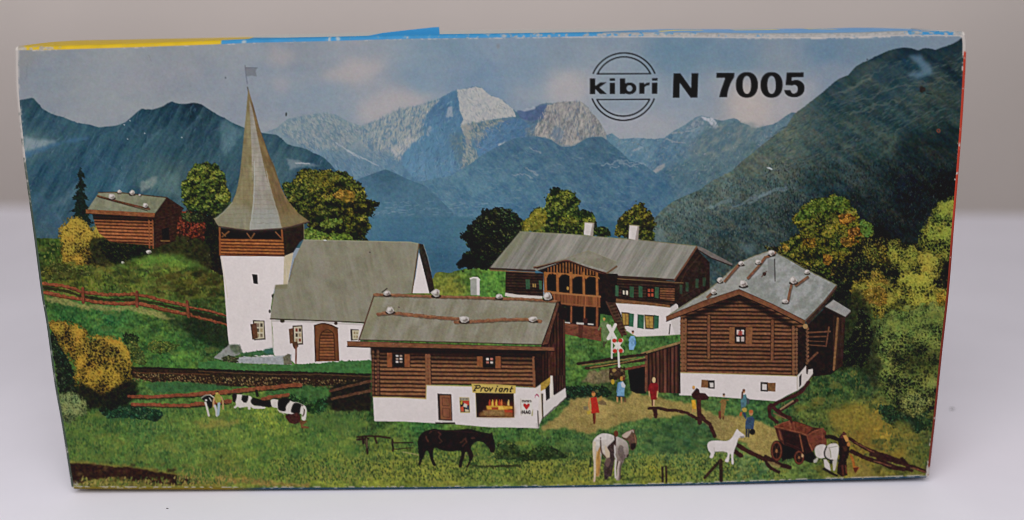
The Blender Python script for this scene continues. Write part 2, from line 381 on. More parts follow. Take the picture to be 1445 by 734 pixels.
# dark middle mountain
MM = T('590,256 602,254.5 614.5,252 625,250.5 636,248 645,243.5 652.6,238.5 664,231 674,223.5 683,217.5 691,212.6 699,208.5 707,204.4 715,200 723.5,196 734,194 745,193.5 753,192.5 761.6,193.5 770,195 778,197.6 785,202.5 791.6,207 801,207 810.7,205.8 816,202 821.6,199 828,195 836,193.5 843,193 850,193.5 858,199 866,206 874.5,212.6 881,219 888,226 899,229 910,234 920,241 929,248 942.6,259 950,275 950,330 780,325 585,312 540,306 560,262')
fill(MM, lambda X, Y: (idw([(640,255,84,120,150),(720,210,70,104,134),(780,215,74,106,134),(850,210,66,98,124),(720,250,78,114,144),(620,285,84,122,152),(760,285,74,112,144),(880,260,70,106,138),(700,300,80,120,154)],2.4)(X,Y)
     + (fbm(X-Y*.6,Y,7,61,3,9)*14+fbm(X+Y*.7,Y,20,63,4,14,ridge=True)*10+fbm(X,Y,2.4,62,2)*7)[...,None]*np.array([1.1,1,.7]))*np.array([.93,.945,.90]), rough=.8)
for a, w in (('670,650 700,665 730,690', 3), ('530,525 560,515', 1.6), ('690,545 720,565 745,570', 1.6), ('610,690 660,680 700,700', 1.5)):
    stroke(A3(a), (w*.7, w), (140,152,160), a=.55, rough=2)
for a in ('110,635 160,625 210,610 260,620 330,632', '150,650 200,640', '200,625 250,640 300,640'):
    stroke(A4(a), 2.2, (134,148,160), a=.5, rough=3)
fill(A4('0,500 40,490 100,490 150,520 170,545 90,560 20,570'), (60,88,110), rough=3, soft=2.5, a=.45, n=(.2,6))
for _ in range(130):
    x, y = rng.uniform(580,900), rng.uniform(215,300)
    stroke([(x,y),(x+rng.uniform(3,9),y+rng.uniform(-2,4))], rng.uniform(.8,1.8), (128,146,158), a=.22, lab=False)
hatch(MM, 900, 28, (3,10), [(58,88,110),(98,122,134),(66,98,122),(88,112,118)], .2, (.6,1.4), .5)
# blue foothill on the near shore side
fill(T('480,262 500,255 513,250 526,245 536,241.5 544,239 551,241.5 559,245 571,251 583,256 600,262 640,300 640,310 480,310'), lambda X, Y: idw([(500,270,76,112,146),(544,250,62,94,124),(590,275,74,110,142),(540,295,78,116,150)])(X,Y)*np.array([.95,.96,.88])+(fbm(X,Y,4,66,3)*9)[...,None], rough=.6)
for _ in range(60):
    x, y = rng.uniform(520,680), rng.uniform(285,304)
    stroke([(x,y),(x+rng.uniform(3,10),y+rng.uniform(-2,1))], rng.uniform(.8,1.6), (130,152,168), a=.3, lab=False)

# ---- lake ------------------------------------------------------------------
motif('lake_print')
fill(T('495,308 560,307 640,306 760,309 860,312 925,318 925,350 860,360 720,400 600,400 495,360'), lambda X, Y: idw([(530,320,78,118,158),(600,330,72,112,152),(650,325,74,114,150),(620,365,58,96,134),(560,350,66,106,148),(860,320,62,102,140)])(X,Y)*np.array([.9,.92,.82])+(fbm(X,Y,3,72,2)*5)[...,None]+(fbm(X,Y,30,71,3,3)*5)[...,None], soft=1.2)

# ---- left mountains --------------------------------------------------------
motif('mountain_print')
LM = A1('-10,300 26,299 45,295 60,293 75,289 90,287 102,290 110,300 130,322 150,345 175,360 200,372 225,380 250,385 290,402 330,417 390,425 415,433 440,440 480,435 520,432 550,424 575,413 597,395 620,375 640,357 660,343 690,345 715,348 742,340 770,330 795,315 815,305 835,313 860,318 890,318 910,314 930,312 945,314 970,320 1000,340 1030,360 1060,378 1090,392')
LM = np.vstack([LM, A2('60,390 100,415 160,440 200,455 265,470 300,474 330,478 360,500 385,525 415,536 450,542 485,552 520,570 550,583 580,600 610,628 640,664'), T('485,260 490,350 20,350')])
fill(LM, lambda X, Y: (idw([(40,150,58,88,112),(60,170,64,98,126),(45,205,110,134,148),(120,190,74,110,136),(60,240,56,94,126),(180,200,62,98,126),(150,230,60,98,130),(240,160,50,82,108),(280,160,44,72,96),(230,200,66,100,124),(300,190,62,94,118),(80,300,66,100,128),(160,270,70,112,142),(210,250,88,118,136),(240,250,96,118,128),(130,240,58,98,132),(330,190,72,106,130),(400,200,62,94,118),(450,235,66,100,128),(400,230,84,112,134),(60,330,76,104,118)],2.6)(X,Y)
     + (fbm(X+Y*.5,Y,5,81,3,26)*16 + fbm(X+Y*.62,Y,15,82,4,60,ridge=True)*17 + fbm(X,Y,2.3,83,2)*7)[...,None]*np.array([1,1,.85]))*np.array([.67,.745,.70]), rough=.7)
fill(A1('35,560 60,490 100,500 200,505 215,520 130,545 50,575'), (138,154,162), rough=3, rs=6, soft=2, a=.7)
fill(A1('40,575 200,522 340,492 390,490 380,505 260,520 150,560 50,605'), (62,100,130), rough=2, soft=1.5, a=.7)
for a, w, al in (('420,580 500,650 560,700 520,760', 4, .25), ('750,460 650,560 570,680 530,760', 6, .35), ('640,480 600,440', 3, .3), ('880,560 920,420 960,380', 4, .25), ('1000,640 1020,560 1000,500', 4, .25), ('330,700 400,560 470,480', 5, .2)):
    stroke(A1(a), (w*.7, w*1.3), (112,136,146), a=al*.45, rough=4, rs=6)
for a in ('470,640 560,520 640,400', '820,320 800,420 850,500', '930,330 960,430 930,520', '600,620 640,560', '240,420 260,500'):
    stroke(A1(a), (5, 3), (36,64,92), a=.2, rough=4, rs=8)
fill(B1('650,150 690,120 740,105 735,140 700,170 660,185'), (140,150,140), rough=2.5, soft=1.2, a=.6, n=(.15,3))
fill(B1('740,120 800,90 860,100 860,220 800,200 720,190'), (84,112,112), rough=3, soft=2, a=.6, n=(.15,4))
fill(smooth(B1('320,140 335,170 260,250 215,275 250,350 235,350 195,275 240,220')), (112,138,148), rough=3, soft=1.8, a=.35)
fill(smooth(B1('60,330 130,190 170,170 110,250 70,350')), (104,132,146), rough=3, soft=2, a=.22)
fill(B1('80,200 130,180 250,350 240,420 120,425 95,300'), (58,86,108), rough=3, soft=2, a=.45, n=(.2,6))
fill(A2('380,600 440,610 520,630 560,640 480,640 400,660'), (140,150,156), rough=2, soft=1, a=.5)
stroke(A2('430,625 500,628'), 1.6, (180,182,186), a=.7, rough=1)
fill(A2('40,395 130,440 160,460 100,560 50,600 40,480'), (100,130,138), rough=3, soft=2, a=.5, n=(.15,5))
for x, y in ((570,427),(676,470),(587,500),(868,492),(600,405)):
    p = A1('%d,%d' % (x, y)); ell(p, .8, .7, (205,210,212), lab=False)

motif('mountain_print')
hatch(LM, 1300, 117, (5,20), [(36,62,82),(84,110,122),(46,76,96),(68,98,112)], 0.2, (.6,1.6), .22)
# ---- large wooded mountain on the right ------------------------------------
BM = np.vstack([T('918,332 922,318 923,309 932.6,298 941,291 949,284.5 968,276 987,268 995,262 1003.5,256 1016,249.5 1028,243.6 1035,239 1041.6,232.7 1050,225 1060,218 1070,209 1079,201.7 1092.5,190.8 1101,186 1109,180 1120,161.7 1133,152 1145.4,142.6 1152,137 1159,131.7 1170,122 1181,112.7 1189,109 1197,105.9 1203,99 1208,93.6 1216,89 1224.4,85.4 1234,80.5 1243.5,76 1254,71.5 1265,68.5 1275,67 1284.4,67.7 1289,69 1295,71 1300,69.5 1306,67.7 1313,68.5 1320,70.4 1330.7,66.3 1338,64.5 1344,62 1352,57.5 1360.7,50'), T('1400,50 1400,460 900,460')])
def big(X, Y):
    c = idw([(1300,80,46,68,84),(1240,90,48,72,86),(1350,90,44,66,78),(1290,100,62,90,106),(1220,120,70,88,92),(1320,130,90,98,92),(1180,140,66,86,96),(1150,170,76,94,98),(1260,160,66,88,94),(1330,170,66,80,78),(1200,180,84,98,96),(1120,200,88,104,100),(1240,200,86,98,92),(1320,220,44,56,60),(1280,240,46,58,62),(1180,220,86,98,96),(1080,230,78,94,94),(1200,250,66,80,84),(1020,270,76,96,100),(960,300,78,100,104),(1080,270,66,86,90),(1140,260,62,80,84),(980,320,62,82,86),(1060,310,48,66,70),(1120,310,42,58,62),(1200,290,34,48,54),(1290,290,32,42,46),(1330,270,32,42,44),(1240,340,28,36,40),(1020,345,46,62,66)],2.8)(X,Y)
    k_ = sm(1090, 1180, X)[..., None]; c = c*(1-k_*np.array([.40, .27, .21]))
    u = X*.82 + Y*.57; w = -X*.57 + Y*.82
    band = fbm(u*.9, w, 34, 91, 5, 9)
    c = c + (band*17)[..., None]*np.array([1.25, 1, .7])
    tr = vn(X/2.6, Y/3.4, 93)*.55 + vn(X/1.4, Y/1.8, 94)*.3 + fbm(X, Y, 9, 95, 2)*.5
    den = sm(90, 300, Y)*.30 + .06
    hb = fbm(u, w, 26, 97, 4, 8)
    c = c + (hb*6)[..., None]*np.array([1.5, .4, -1.0])
    return c*np.array([1.06, 1.01, .92])*(1 + (den*.75)*tr)[..., None] + (vn(X/2.2, Y/2.2, 96)*5)[..., None]*np.array([1, .2, -.6])
fill(BM, big, rough=.8)
hatch(A5('270,360 480,215 610,140 780,120 900,125 1030,75 1010,420 900,470 700,500 400,640 0,720 0,540'), 1300, -27, (6,20), [(36,54,62),(72,86,88),(44,66,72),(80,88,82),(56,80,82)], .17, (.8,2.2), .2)
hatch(B5('300,340 480,180 740,60 1090,160 1090,300 900,440 700,480 520,430 300,390'), 2400, -82, (1.5,4), [(34,52,58),(96,106,98),(46,66,68),(84,94,84),(24,38,44)], .42, (.7,1.5), .3)
hatch(B6('0,0 1000,0 960,200 800,330 560,330 480,240 340,160 150,230 0,330'), 1700, -82, (1.5,4), [(24,32,36),(62,70,66),(34,44,44),(52,54,46),(18,24,28)], .45, (.7,1.5), .3)
for a, w, al, c in (('440,350 520,330 640,280 700,260 800,250', 2.2, .2, (130,124,108)), ('440,420 560,360 700,340', 3, .25, (120,124,110)), ('760,250 900,235 990,240', 3, .2, (124,116,92)), ('380,300 470,270 560,200 640,150', 3, .3, (112,118,104)), ('420,590 560,540 700,440', 5, .1, (120,126,116)), ('560,660 660,560 690,480', 4, .1, (124,124,110))):
    stroke(A5(a), w, c, a=al, rough=5, rs=9)
fill(A5('740,110 800,105 850,160 880,200 840,215 780,220 740,190 800,190 820,170 770,140'), (104,132,152), rough=4, rs=6, soft=2, a=.6)
fill(A5('560,170 660,130 720,150 690,210 620,240 560,240'), (44,68,78), rough=4, soft=3, a=.5)
fill(A5('640,310 680,290 640,330 520,330'), (40,64,80), rough=3, soft=2, a=.5)
fill(A5('470,190 560,180 640,120 690,100 660,90 560,130'), (78,86,78), rough=4, soft=3, a=.4)
for a in ('800,210 900,150 990,130', '700,240 800,190 900,150', '560,240 700,190'):
    stroke(B5(a), (3,6), (120,140,148), a=.35, rough=3, rs=7)
for a in ('540,320 620,340 700,330', '420,400 500,330', '640,240 760,230'):
    stroke(B5(a), 5, (96,96,84), a=.3, rough=4, rs=6)
fill(B5('760,420 830,420 840,460 770,470'), (86,108,112), rough=3, soft=2, a=.5)
fill(B5('300,340 350,345 370,400 310,405'), (112,132,134), rough=3, soft=2, a=.45)
stroke(B5('900,25 915,33'), 1.8, (190,196,200), a=.9); stroke(B6('10,25 30,32'), 1.6, (180,188,190), a=.8)
ell(A5('812,280'), 4.4, 4.8, (44,38,30), rough=2.0, rs=2.5, a=.8, lab=False); stroke(A5('835,300 860,304'), 1.2, (34,40,46), lab=False)
ell(A5('897,494'), 2.9, 2.9, (120,62,44), lab=False); ell(A5('897,494'), 1.6, 1.6, (52,60,62), lab=False)
ell(A2('381,372'), 1.2, 2.8, (48,44,44), rot=.1, lab=False); ell(A2('67,183'), 1, 1.3, (78,84,96), lab=False)
ell(A5('528,124'), 1.1, .9, (40,50,60), lab=False)
ell(A3('525,20'), 2.2, 4.2, (120,120,124), soft=1, a=.6, lab=False)
stroke(A1('68,120 60,190'), (3,2), (112,116,126), a=.35, rough=2, lab=False)
stroke(A1('695,65 712,98'), (1,.8), (110,112,118), a=.6, rough=1, lab=False)

# ---- meadows ---------------------------------------------------------------
motif('meadow_print')
GR = T('30,336 56,336 100,337 150,352 200,352 250,352 280,358 310,382 400,420 520,420 612,392 616,384 624,384 634,385.5 645,382 660,379 680,378 716,382 780,430 940,460 1140,520 1200,430 1260,410 1400,420 1400,720 0,720')
def meadow(X, Y):
    c = idw([(70,350,46,70,34),(120,380,70,86,36),(200,370,74,104,44),(250,370,84,112,48),(280,380,66,84,40),(100,400,72,82,34),(180,400,66,82,38),(270,400,62,72,34),(100,440,44,88,48),(160,445,46,94,52),(230,455,58,92,46),(280,450,36,52,34),(240,490,46,88,46),(310,480,40,70,42),(250,510,62,106,50),(400,515,58,98,56),(500,515,50,96,52),
             (230,545,58,90,48),(300,548,56,88,46),(430,560,48,82,42),(490,560,34,44,30),(520,580,40,70,40),(150,580,48,80,44),(120,600,64,92,48),(200,600,58,94,54),(300,600,86,112,52),(380,590,92,120,52),(160,630,66,98,50),(260,640,72,104,54),(360,640,80,112,52),(330,665,88,106,50),(450,620,70,104,52),(500,600,62,94,52),(460,660,100,120,52),(520,640,82,104,50),(540,665,106,122,52),(620,675,104,118,54),(600,600,54,98,54),(720,605,52,92,52),(660,640,80,104,50),(730,640,60,90,48),(770,615,54,92,52),(760,660,104,116,50),(820,630,56,90,54),(820,670,108,118,52),(900,620,58,94,58),(930,600,52,86,50),(950,640,64,94,58),(1000,645,72,100,56),(930,670,112,122,52),(1050,665,80,106,62),(1100,670,82,108,58),(1080,660,60,96,60),
             (660,385,62,98,48),(640,400,82,96,46),(690,400,66,112,52),(820,500,56,92,50),(860,490,60,96,52),(940,475,52,90,50),(900,480,58,96,54),(840,520,50,92,44),(850,550,42,64,40),
             (1180,550,40,70,44),(1220,540,38,64,42),(1150,590,66,86,46),(1200,590,104,104,48),(1190,570,58,84,46),(1240,600,120,106,44),(1280,610,92,92,46),(1220,630,110,100,44),(1300,640,72,84,42),(1280,580,36,62,42),(1310,590,34,58,38),(1060,575,50,88,54),(1100,560,46,80,50)],3.2)(X,Y)
    g1 = vn(X/1.6, Y/2.6, 111)*.5 + vn(X/3.1, Y/3.4, 112)*.5
    g2 = fbm(X, Y, 20, 113, 3, 10)
    c = c*(1.12+.02*sm(330, 420, Y)*sm(520, 440, Y)*sm(340, 300, X))[..., None]*np.array([1.08, .985, .86])
    g3 = fbm(X, Y, 7, 114, 3, 4)
    c = c*(1+.22*g3)[..., None] + (g3*8)[..., None]*np.array([1.1, .4, -.3])
    return np.clip(c*(1+.30*g1+.2*g2)[..., None] + (g2*9)[..., None]*np.array([1.2, .3, -.4]), 0, 255)
fill(GR, meadow, rough=1.2, rs=6)
# blades of grass in the foreground
def tufts(n, box, cols, ln=(2,5), a=.45, w=.9, lean=.0):
    x0, y0, x1, y1 = box
    xs, ys = rng.uniform(x0, x1, n), rng.uniform(y0, y1, n)
    c = np.array(cols, np.float32)[rng.integers(0, len(cols), n)]
    L = rng.uniform(ln[0], ln[1], n); dx = rng.normal(lean, .35, n)
    for t in np.linspace(0, 1, 7):
        dots(xs+dx*L*t, ys-L*t, w*(1-.5*t), c, a)
tufts(3600, (84,575,520,672), [(100,128,60),(62,96,50),(80,112,48),(120,132,60),(46,80,46)], (3,7), .34)
tufts(2600, (500,640,1100,678), [(132,142,62),(66,84,40),(112,126,52),(146,148,66),(52,66,36)], (1.2,3.5), .5)
tufts(700, (380,640,560,678), [(132,142,62),(50,70,36),(118,130,54)], (1.2,3.2), .5)
tufts(1200, (500,605,860,650), [(84,108,54),(40,64,38),(62,90,48)], (1.5,4), .4)
tufts(900, (860,600,1120,660), [(96,122,70),(46,78,50),(80,108,62),(120,136,70)], (1.5,4), .4)
tufts(1100, (1090,520,1320,660), [(90,104,50),(46,70,40),(110,108,50),(30,52,36)], (1.5,4), .4)
tufts(900, (60,345,318,415), [(104,112,48),(52,66,32),(120,118,54),(40,54,30)], (1.2,3.2), .45)
tufts(600, (60,430,320,520), [(60,108,58),(36,72,42),(82,112,54)], (1.2,3.2), .35)
motif('meadow_print')
mottle(150, (55,345,318,420), [(52,60,30),(96,98,44),(40,54,28),(112,108,50)], (3,10), .5, .4)
mottle(110, (60,425,320,525), [(40,72,40),(86,110,48),(34,60,36),(110,112,48),(60,96,46)], (4,12), .4, .35)
mottle(240, (90,575,520,672), [(58,92,46),(104,122,52),(48,78,44),(122,124,54),(84,112,48)], (4,14), .5, .28)
mottle(200, (500,610,1110,682), [(52,76,40),(124,128,54),(44,66,40),(110,122,50),(134,132,58)], (3,10), .35, .38)
mottle(150, (1090,520,1320,668), [(44,66,36),(112,104,44),(36,54,32),(86,96,44),(128,108,46)], (3,11), .5, .4)
mottle(70, (615,380,960,520), [(50,86,44),(84,104,46),(66,108,50),(44,74,40)], (3,9), .4, .35)
tufts(1500, (380,650,1110,680), [(60,74,36),(140,142,62),(48,62,34),(120,130,54)], (1.2,3.2), .5)
tufts(900, (90,590,520,670), [(124,132,62),(50,80,42),(96,118,54)], (3,6), .3)
fill(smooth(C1('640,225 720,235 800,250 985,292 1000,400 930,410 880,370 780,330 700,280')), (34,44,30), rough=6, rs=8, soft=3, a=.72, n=(.35,3), lab=False)
# low dark bushes in the grass
for a, dk in (('0,480 50,420 120,440 180,470 250,430 320,430 380,455 440,500 340,510 200,520 60,515 0,505', (50,70,38)), ('0,420 80,400 140,440 160,500 60,510 0,500', (54,74,40))):
    foliage(D4(a), dk, [(48,66,36),(76,98,48),(112,124,56)], 420, (.6,1.1), 6, 2, lo=-.2)
fill(smooth(D5('60,370 150,300 340,270 450,320 490,400 430,440 300,470 160,450 60,430')), (48,80,48), rough=6, rs=6, soft=3, a=.6, n=(.3,3))
if 0: foliage(D5('90,350 150,310 240,290 340,285 420,310 470,370 470,420 420,450 330,470 200,440 100,410'), (36,66,44), [(44,76,48),(66,102,60),(92,124,72)], 620, (.7,1.3), 7, 3)
mottle(70, (1040,640,1090,682), [(58,94,54),(96,124,70),(46,80,50),(112,138,80)], (2.5,6), .6, .5)
if 0: foliage(D5('610,520 660,480 740,500 790,560 770,600 690,610 620,580'), (58,92,58), [(66,100,62),(92,124,78),(112,140,90)], 350, (.7,1.3), 6, 3)
mottle(90, (905,598,1012,640), [(44,78,46),(70,106,58),(34,60,38),(92,120,66),(58,96,60)], (2.5,7), .6, .5)
if 0: foliage(D5('180,390 240,390 230,430 190,430'), (28,38,26), [(34,50,32),(50,70,42)], 40, (.6,1), 5, 1)
foliage(D2('520,110 620,90 760,75 850,120 830,180 760,240 660,190 600,160'), (36,66,36), [(44,78,42),(62,100,52),(84,116,58)], 420, (.8,1.4), 8, 3)
foliage(C4('430,540 560,530 650,540 660,580 560,600 440,600'), (30,52,34), [(36,62,40),(54,84,50),(74,102,58)], 260, (.6,1.2), 6, 2)
foliage(D1('260,200 400,180 560,200 640,220 620,280 520,270 420,260 300,250'), (34,66,46), [(42,80,54),(62,100,62),(86,112,66)], 300, (.7,1.2), 7, 2)
foliage(D6('640,180 760,190 800,240 900,260 940,330 820,350 700,290'), (34,58,38), [(38,66,42),(54,84,50),(76,98,52)], 320, (.7,1.2), 7, 3)
# ochre earth patches on the slope at the right
for a, c in (('330,240 410,200 500,155 560,180 620,240 690,290 640,320 560,330 460,320 360,310', (132,112,44)), ('420,340 560,330 620,360 600,420 660,440 580,470 500,430 430,400', (126,102,42)), ('730,470 800,450 820,490 750,510', (150,116,40)), ('720,290 800,280 860,310 860,370 800,370', (116,108,44)), ('450,500 600,560 620,610 480,615', (128,112,54))):
    fill(smooth(D6(a)), c, rough=5, rs=6, soft=3, a=.72, n=(.32,2.6))
# leaf-litter edge and ploughed strip bottom left
fill(D1('60,520 150,520 330,540 560,565 760,600 870,630 1036,640 1036,690 80,690'), (128,116,50), rough=3, rs=5, soft=1.5, a=.8, n=(.35,2.5))
fill(D1('80,535 200,538 340,555 460,560 560,578 720,605 800,620 860,635 850,660 740,665 640,660 540,655 440,640 330,625 200,640 110,662 60,650'), (56,35,26), rough=1.6, rs=5, soft=.8, n=(.4,2.4))
mottle(50, (104,654,285,684), [(40,26,22),(84,54,36),(70,46,30),(100,80,46)], (2,6), .45, .45)
fill(D1('110,660 200,640 330,622 440,640 560,655 640,690 110,690'), (112,108,48), rough=4, rs=4, soft=.8, a=.75, n=(.45,2.2))
mottle(40, (115,672,260,688), [(64,72,34),(150,138,62),(50,40,26)], (2,5), .5, .6)
tufts(160, (112,675,300,687), [(150,140,62),(96,110,48),(170,150,80),(60,70,36)], (2,5), .7, lean=.4)
tufts(160, (250,664,330,684), [(100,118,54),(60,84,42),(150,130,70)], (2,6), .7)
fill(D2('150,620 270,620 430,625 520,650 720,660 720,680 520,678 380,670 280,650 160,650'), (150,120,62), rough=3, rs=4, soft=1, a=.75, n=(.4,2.4))
tufts(300, (290,660,520,684), [(96,116,52),(60,84,42),(128,124,60)], (2,6), .6)
fill(D2('20,270 80,290 160,270 240,280 330,262 260,300 140,320 60,330'), (140,126,60), rough=3, soft=1.5, a=.6, n=(.3,2.5))
fill(D2('560,190 640,260 760,240 900,230 1036,250 1036,330 900,330 760,320 600,270'), (78,104,50), rough=4, soft=3, a=.5, n=(.2,3))

# ---- trodden village square ------------------------------------------------
motif('path_print')
PA = T('763,606 775,596 800,575 806,564 830,560 850,562 872,568 886,560 893,550 905,556 925,560 955,566 985,572 1010,585 1050,588 1080,598 1098,610 1096,636 1090,648 1072,645 1055,628 1040,622 1016,622 1006,606 985,592 960,586 935,590 905,592 880,598 850,606 830,612 800,604 780,606')
fill(smooth(PA, 3), lambda X, Y: idw([(790,600,122,104,66),(850,580,138,116,74),(830,600,118,98,62),(900,575,128,108,68),(960,575,124,106,64),(1010,600,116,98,66),(1060,610,132,112,68),(1080,630,126,106,66),(880,590,108,92,58)])(X,Y)*np.array([1.2,1.23,1.08])*(1+.18*fbm(X,Y,5,131,4)+.12*vn(X/1.2,Y/1.2,132))[...,None], rough=3, rs=6, soft=1.2)
fill(C4('560,455 640,445 690,455 700,490 690,515 560,520 520,500'), (112,100,70), rough=3, soft=1.2, n=(.35,2.5))
# ---- trees and bushes behind the houses ------------------------------------
GREEN = [(44,58,26),(78,92,36),(118,128,48),(150,152,62)]
OLIVE = [(40,46,20),(74,80,30),(116,114,40),(152,138,56)]
def stripes(c0, c1, sp, slope=0.0, vert=False, k=.35, n=.22, hl=None):
    """logs or boards: rounded bands with dark joints"""
    def f(X, Y):
        u = (X if vert else Y - slope*X)/sp
        u = u + .08*fbm(X, Y, 14, 7, 2)
        p = np.abs((u-np.floor(u))-.5)*2
        t = sm(1.0, k, p)
        c = mix(c1, c0, t)
        c = c*(1+.15*_hash(np.floor(u), np.floor(u)*0+3, 77)+.07*fbm(X, Y, 26, 13, 2))[..., None]
        if hl: c = c + ((1-np.clip(p*2, 0, 1))*.9)[..., None]*(np.array(hl)-np.array(c0))
        return c*(1+n*fbm(X, Y, 3, 9, 3, 18 if vert else 2) )[..., None]
    return f
def rock(c, r=2.6, w=1.25):
    cx, cy = np.asarray(c).reshape(-1)[:2]; g = np.random.default_rng(int(cx*7+cy*13)); r = r*.9
    ell((cx+.6, cy+r*.8), r*w*1.1, r*.5, (52,42,34), rough=.8)
    t = np.linspace(0, 2*np.pi, 8, endpoint=False)+g.uniform(0, .5); k = g.uniform(.78, 1.15, 8)
    P = np.stack([cx+r*w*k*np.cos(t), cy+r*k*np.sin(t)], 1)
    fill(P, (176,168,160), rough=.5, rs=2.5, n=(.16,2))
    fill(np.stack([P[:, 0]*.55+(cx+r*w*.45)*.45, P[:, 1]*.55+(cy+r*.5)*.45], 1), (104,94,86), rough=.8, rs=2, a=.75)
    fill(np.stack([P[:, 0]*.5+(cx-r*w*.35)*.5, P[:, 1]*.5+(cy-r*.4)*.5], 1), (216,208,202), rough=.5, a=.75)
def grain(c, sx=1.5, sy=14, k=.12, lean=0., c2=None):
    def f(X, Y):
        v = fbm(X+Y*lean, Y, sx*2, 15, 3, sy); g = fbm(X, Y, 14, 16, 3)
        o = np.array(c, np.float32)*(1+k*v+.08*g)[..., None]
        if c2 is not None: o = mix(o, c2, sm(.0, .6, fbm(X+Y*lean, Y, sx*5, 18, 2, sy))*.7)
        return o
    return f

motif('spruce_print')
for i in range(15):
    t = i/14; y = 243+t*76
    w = 2+t*15.5+(4.5 if i % 3 == 0 else 0)
    fill([(114-w*.95,y+8+rng.uniform(-1,3)),(114-w*.3,y-3),(114.3,y-7),(114+w*.35,y-3),(114+w,y+6+rng.uniform(-1,3)),(114+w*.3,y+6),(114-w*.3,y+7)], (28,42,36), rough=2.4, rs=3, n=(.4,2))
fill(B1('345,72 352,90 338,92'), (34,52,48))
motif('tree_print')
foliage(B1('890,120 900,80 930,50 985,38 1040,45 1075,75 1085,115 1101,150 1120,190 1120,290 1080,320 1040,330 990,310 920,290 880,250 868,200 866,160'), (36,46,24), GREEN, 2500, (.7,1.3), 8, 3, lit=.35)
foliage(B1('1040,205 1075,190 1110,200 1110,240 1060,240'), (90,96,34), [(104,112,40),(150,150,58),(166,160,70)], 160, (.7,1.3), 5, 1.5)
foliage(B1('880,290 980,300 1060,330 1075,400 1085,480 1085,600 1040,590 980,540 950,470 900,380'), (32,34,24), [(36,40,24),(56,54,28),(78,58,34)], 700, (.7,1.2), 7, 2, lo=-.1)
motif('tree_print')
foliage(B2('430,170 445,140 480,140 500,100 540,75 600,72 650,65 700,80 750,85 790,110 830,150 850,180 870,215 915,240 920,265 900,310 880,330 885,380 865,420 850,445 560,440 540,420 560,350 500,290'), (34,40,20), OLIVE, 4600, (.7,1.5), 10, 4, lit=.4, light=(-.2,-.9))
foliage(B2('720,180 770,175 810,200 800,235 740,235 700,210'), (100,84,34), [(110,84,32),(150,116,46),(166,134,58)], 240, (.7,1.4), 6, 2, lit=.2)
foliage(B2('545,385 590,375 650,400 720,400 770,405 790,440 560,440'), (74,94,34), [(80,104,38),(122,140,54),(140,152,66)], 420, (.8,1.5), 6, 2, lit=.2)
foliage(B2('640,345 690,330 740,325 740,350 680,365 630,368'), (78,94,36), [(96,112,42),(134,146,58)], 150, (.8,1.4), 5, 2, lit=.2)
foliage(B2('560,110 640,85 720,100 700,150 600,160'), (74,78,30), [(84,84,32),(116,112,42),(128,118,50)], 300, (.7,1.4), 6, 2, lit=.2)

motif('tree_print')
foliage(B4('40,370 70,345 85,310 125,280 140,250 180,240 230,240 265,235 310,255 345,280 370,300 370,370 300,440 220,540 130,545 30,550 25,520 50,480 80,450 60,420'), (26,32,24), [(28,36,24),(44,56,32),(70,82,44),(88,98,54)], 1700, (.6,1.3), 8, 3.5, lit=.45, light=(.5,-.8), lo=-.05)
motif('tree_print')
foliage(B4('350,350 355,310 385,290 400,260 430,230 465,230 475,190 500,150 515,130 545,135 580,140 605,145 640,170 655,200 655,240 700,245 740,280 745,320 725,380 600,370 450,362'), (38,50,24), GREEN, 2500, (.7,1.5), 9, 3, lit=.35)
foliage(B4('355,320 390,280 430,240 480,245 480,290 450,340 370,350'), (110,106,36), [(98,98,34),(142,132,46),(166,148,60)], 420, (.7,1.4), 6, 2, lit=.25)
foliage(B4('500,150 515,125 550,130 545,160 510,175'), (26,38,22), [(30,44,24),(48,62,32)], 120, (.6,1.1), 5, 2)
foliage(B4('730,345 770,328 800,345 815,380 740,380'), (36,48,26), [(44,58,28),(80,96,40),(110,118,52)], 160, (.6,1.1), 5, 2)
motif('tree_print')
foliage(B4('845,375 850,310 870,270 905,245 935,215 960,203 990,220 1015,250 1040,290 1042,340 1030,400 930,395'), (44,46,20), OLIVE, 1500, (.6,1.3), 7, 3, lit=.3)

# autumn trees and mossy bushes along the right edge
motif('tree_print')
foliage(B6('0,420 60,440 330,420 560,380 800,420 960,420 960,640 900,734 330,734 100,560 40,480'), (32,36,26), [(38,44,28),(62,66,34),(96,92,42),(112,100,44)], 4200, (.7,1.4), 9, 4, lo=-.12)
foliage(B6('80,440 110,400 150,365 180,360 145,320 150,290 185,240 225,200 260,180 310,188 345,170 400,170 430,190 455,235 470,270 490,300 520,300 555,340 555,380 520,390 490,420 450,440 430,500 350,530 330,590 240,550 160,520 100,480'), (40,48,22), [(56,62,24),(96,98,34),(128,122,42),(152,134,56)], 4600, (.7,1.5), 10, 4, lit=.3)
for a, c in (('390,270 440,265 465,290 420,320 380,300',(176,120,44)), ('430,340 480,335 500,370 440,385',(168,112,44)), ('390,390 460,385 480,420 410,430',(164,118,44)), ('85,430 115,420 120,450 90,455',(170,130,48)), ('300,480 335,470 340,520 305,520',(150,108,40)), ('200,390 260,400 250,440 200,430',(132,104,38))):
    foliage(B6(a), tuple(x*.55 for x in c), [tuple(x*.75 for x in c), c, tuple(min(255, x*1.15) for x in c)], 130, (.7,1.4), 5, 2, lit=.2)
foliage(B6('150,290 190,240 260,190 400,180 440,220 380,250 280,250 200,300'), (58,76,28), [(70,90,32),(104,118,44),(124,134,56)], 800, (.7,1.4), 7, 2.5, lit=.3)
foliage(B6('490,310 520,300 555,345 540,380 500,370'), (70,92,36), [(80,108,40),(118,140,60)], 150, (.7,1.4), 5, 2)
motif('tree_print')
moss(B6('800,440 800,390 830,320 870,260 895,215 940,195 985,195 975,430 955,500 900,490 870,470'), (38,48,24), (122,128,50), 4.8, 2.5, .06)
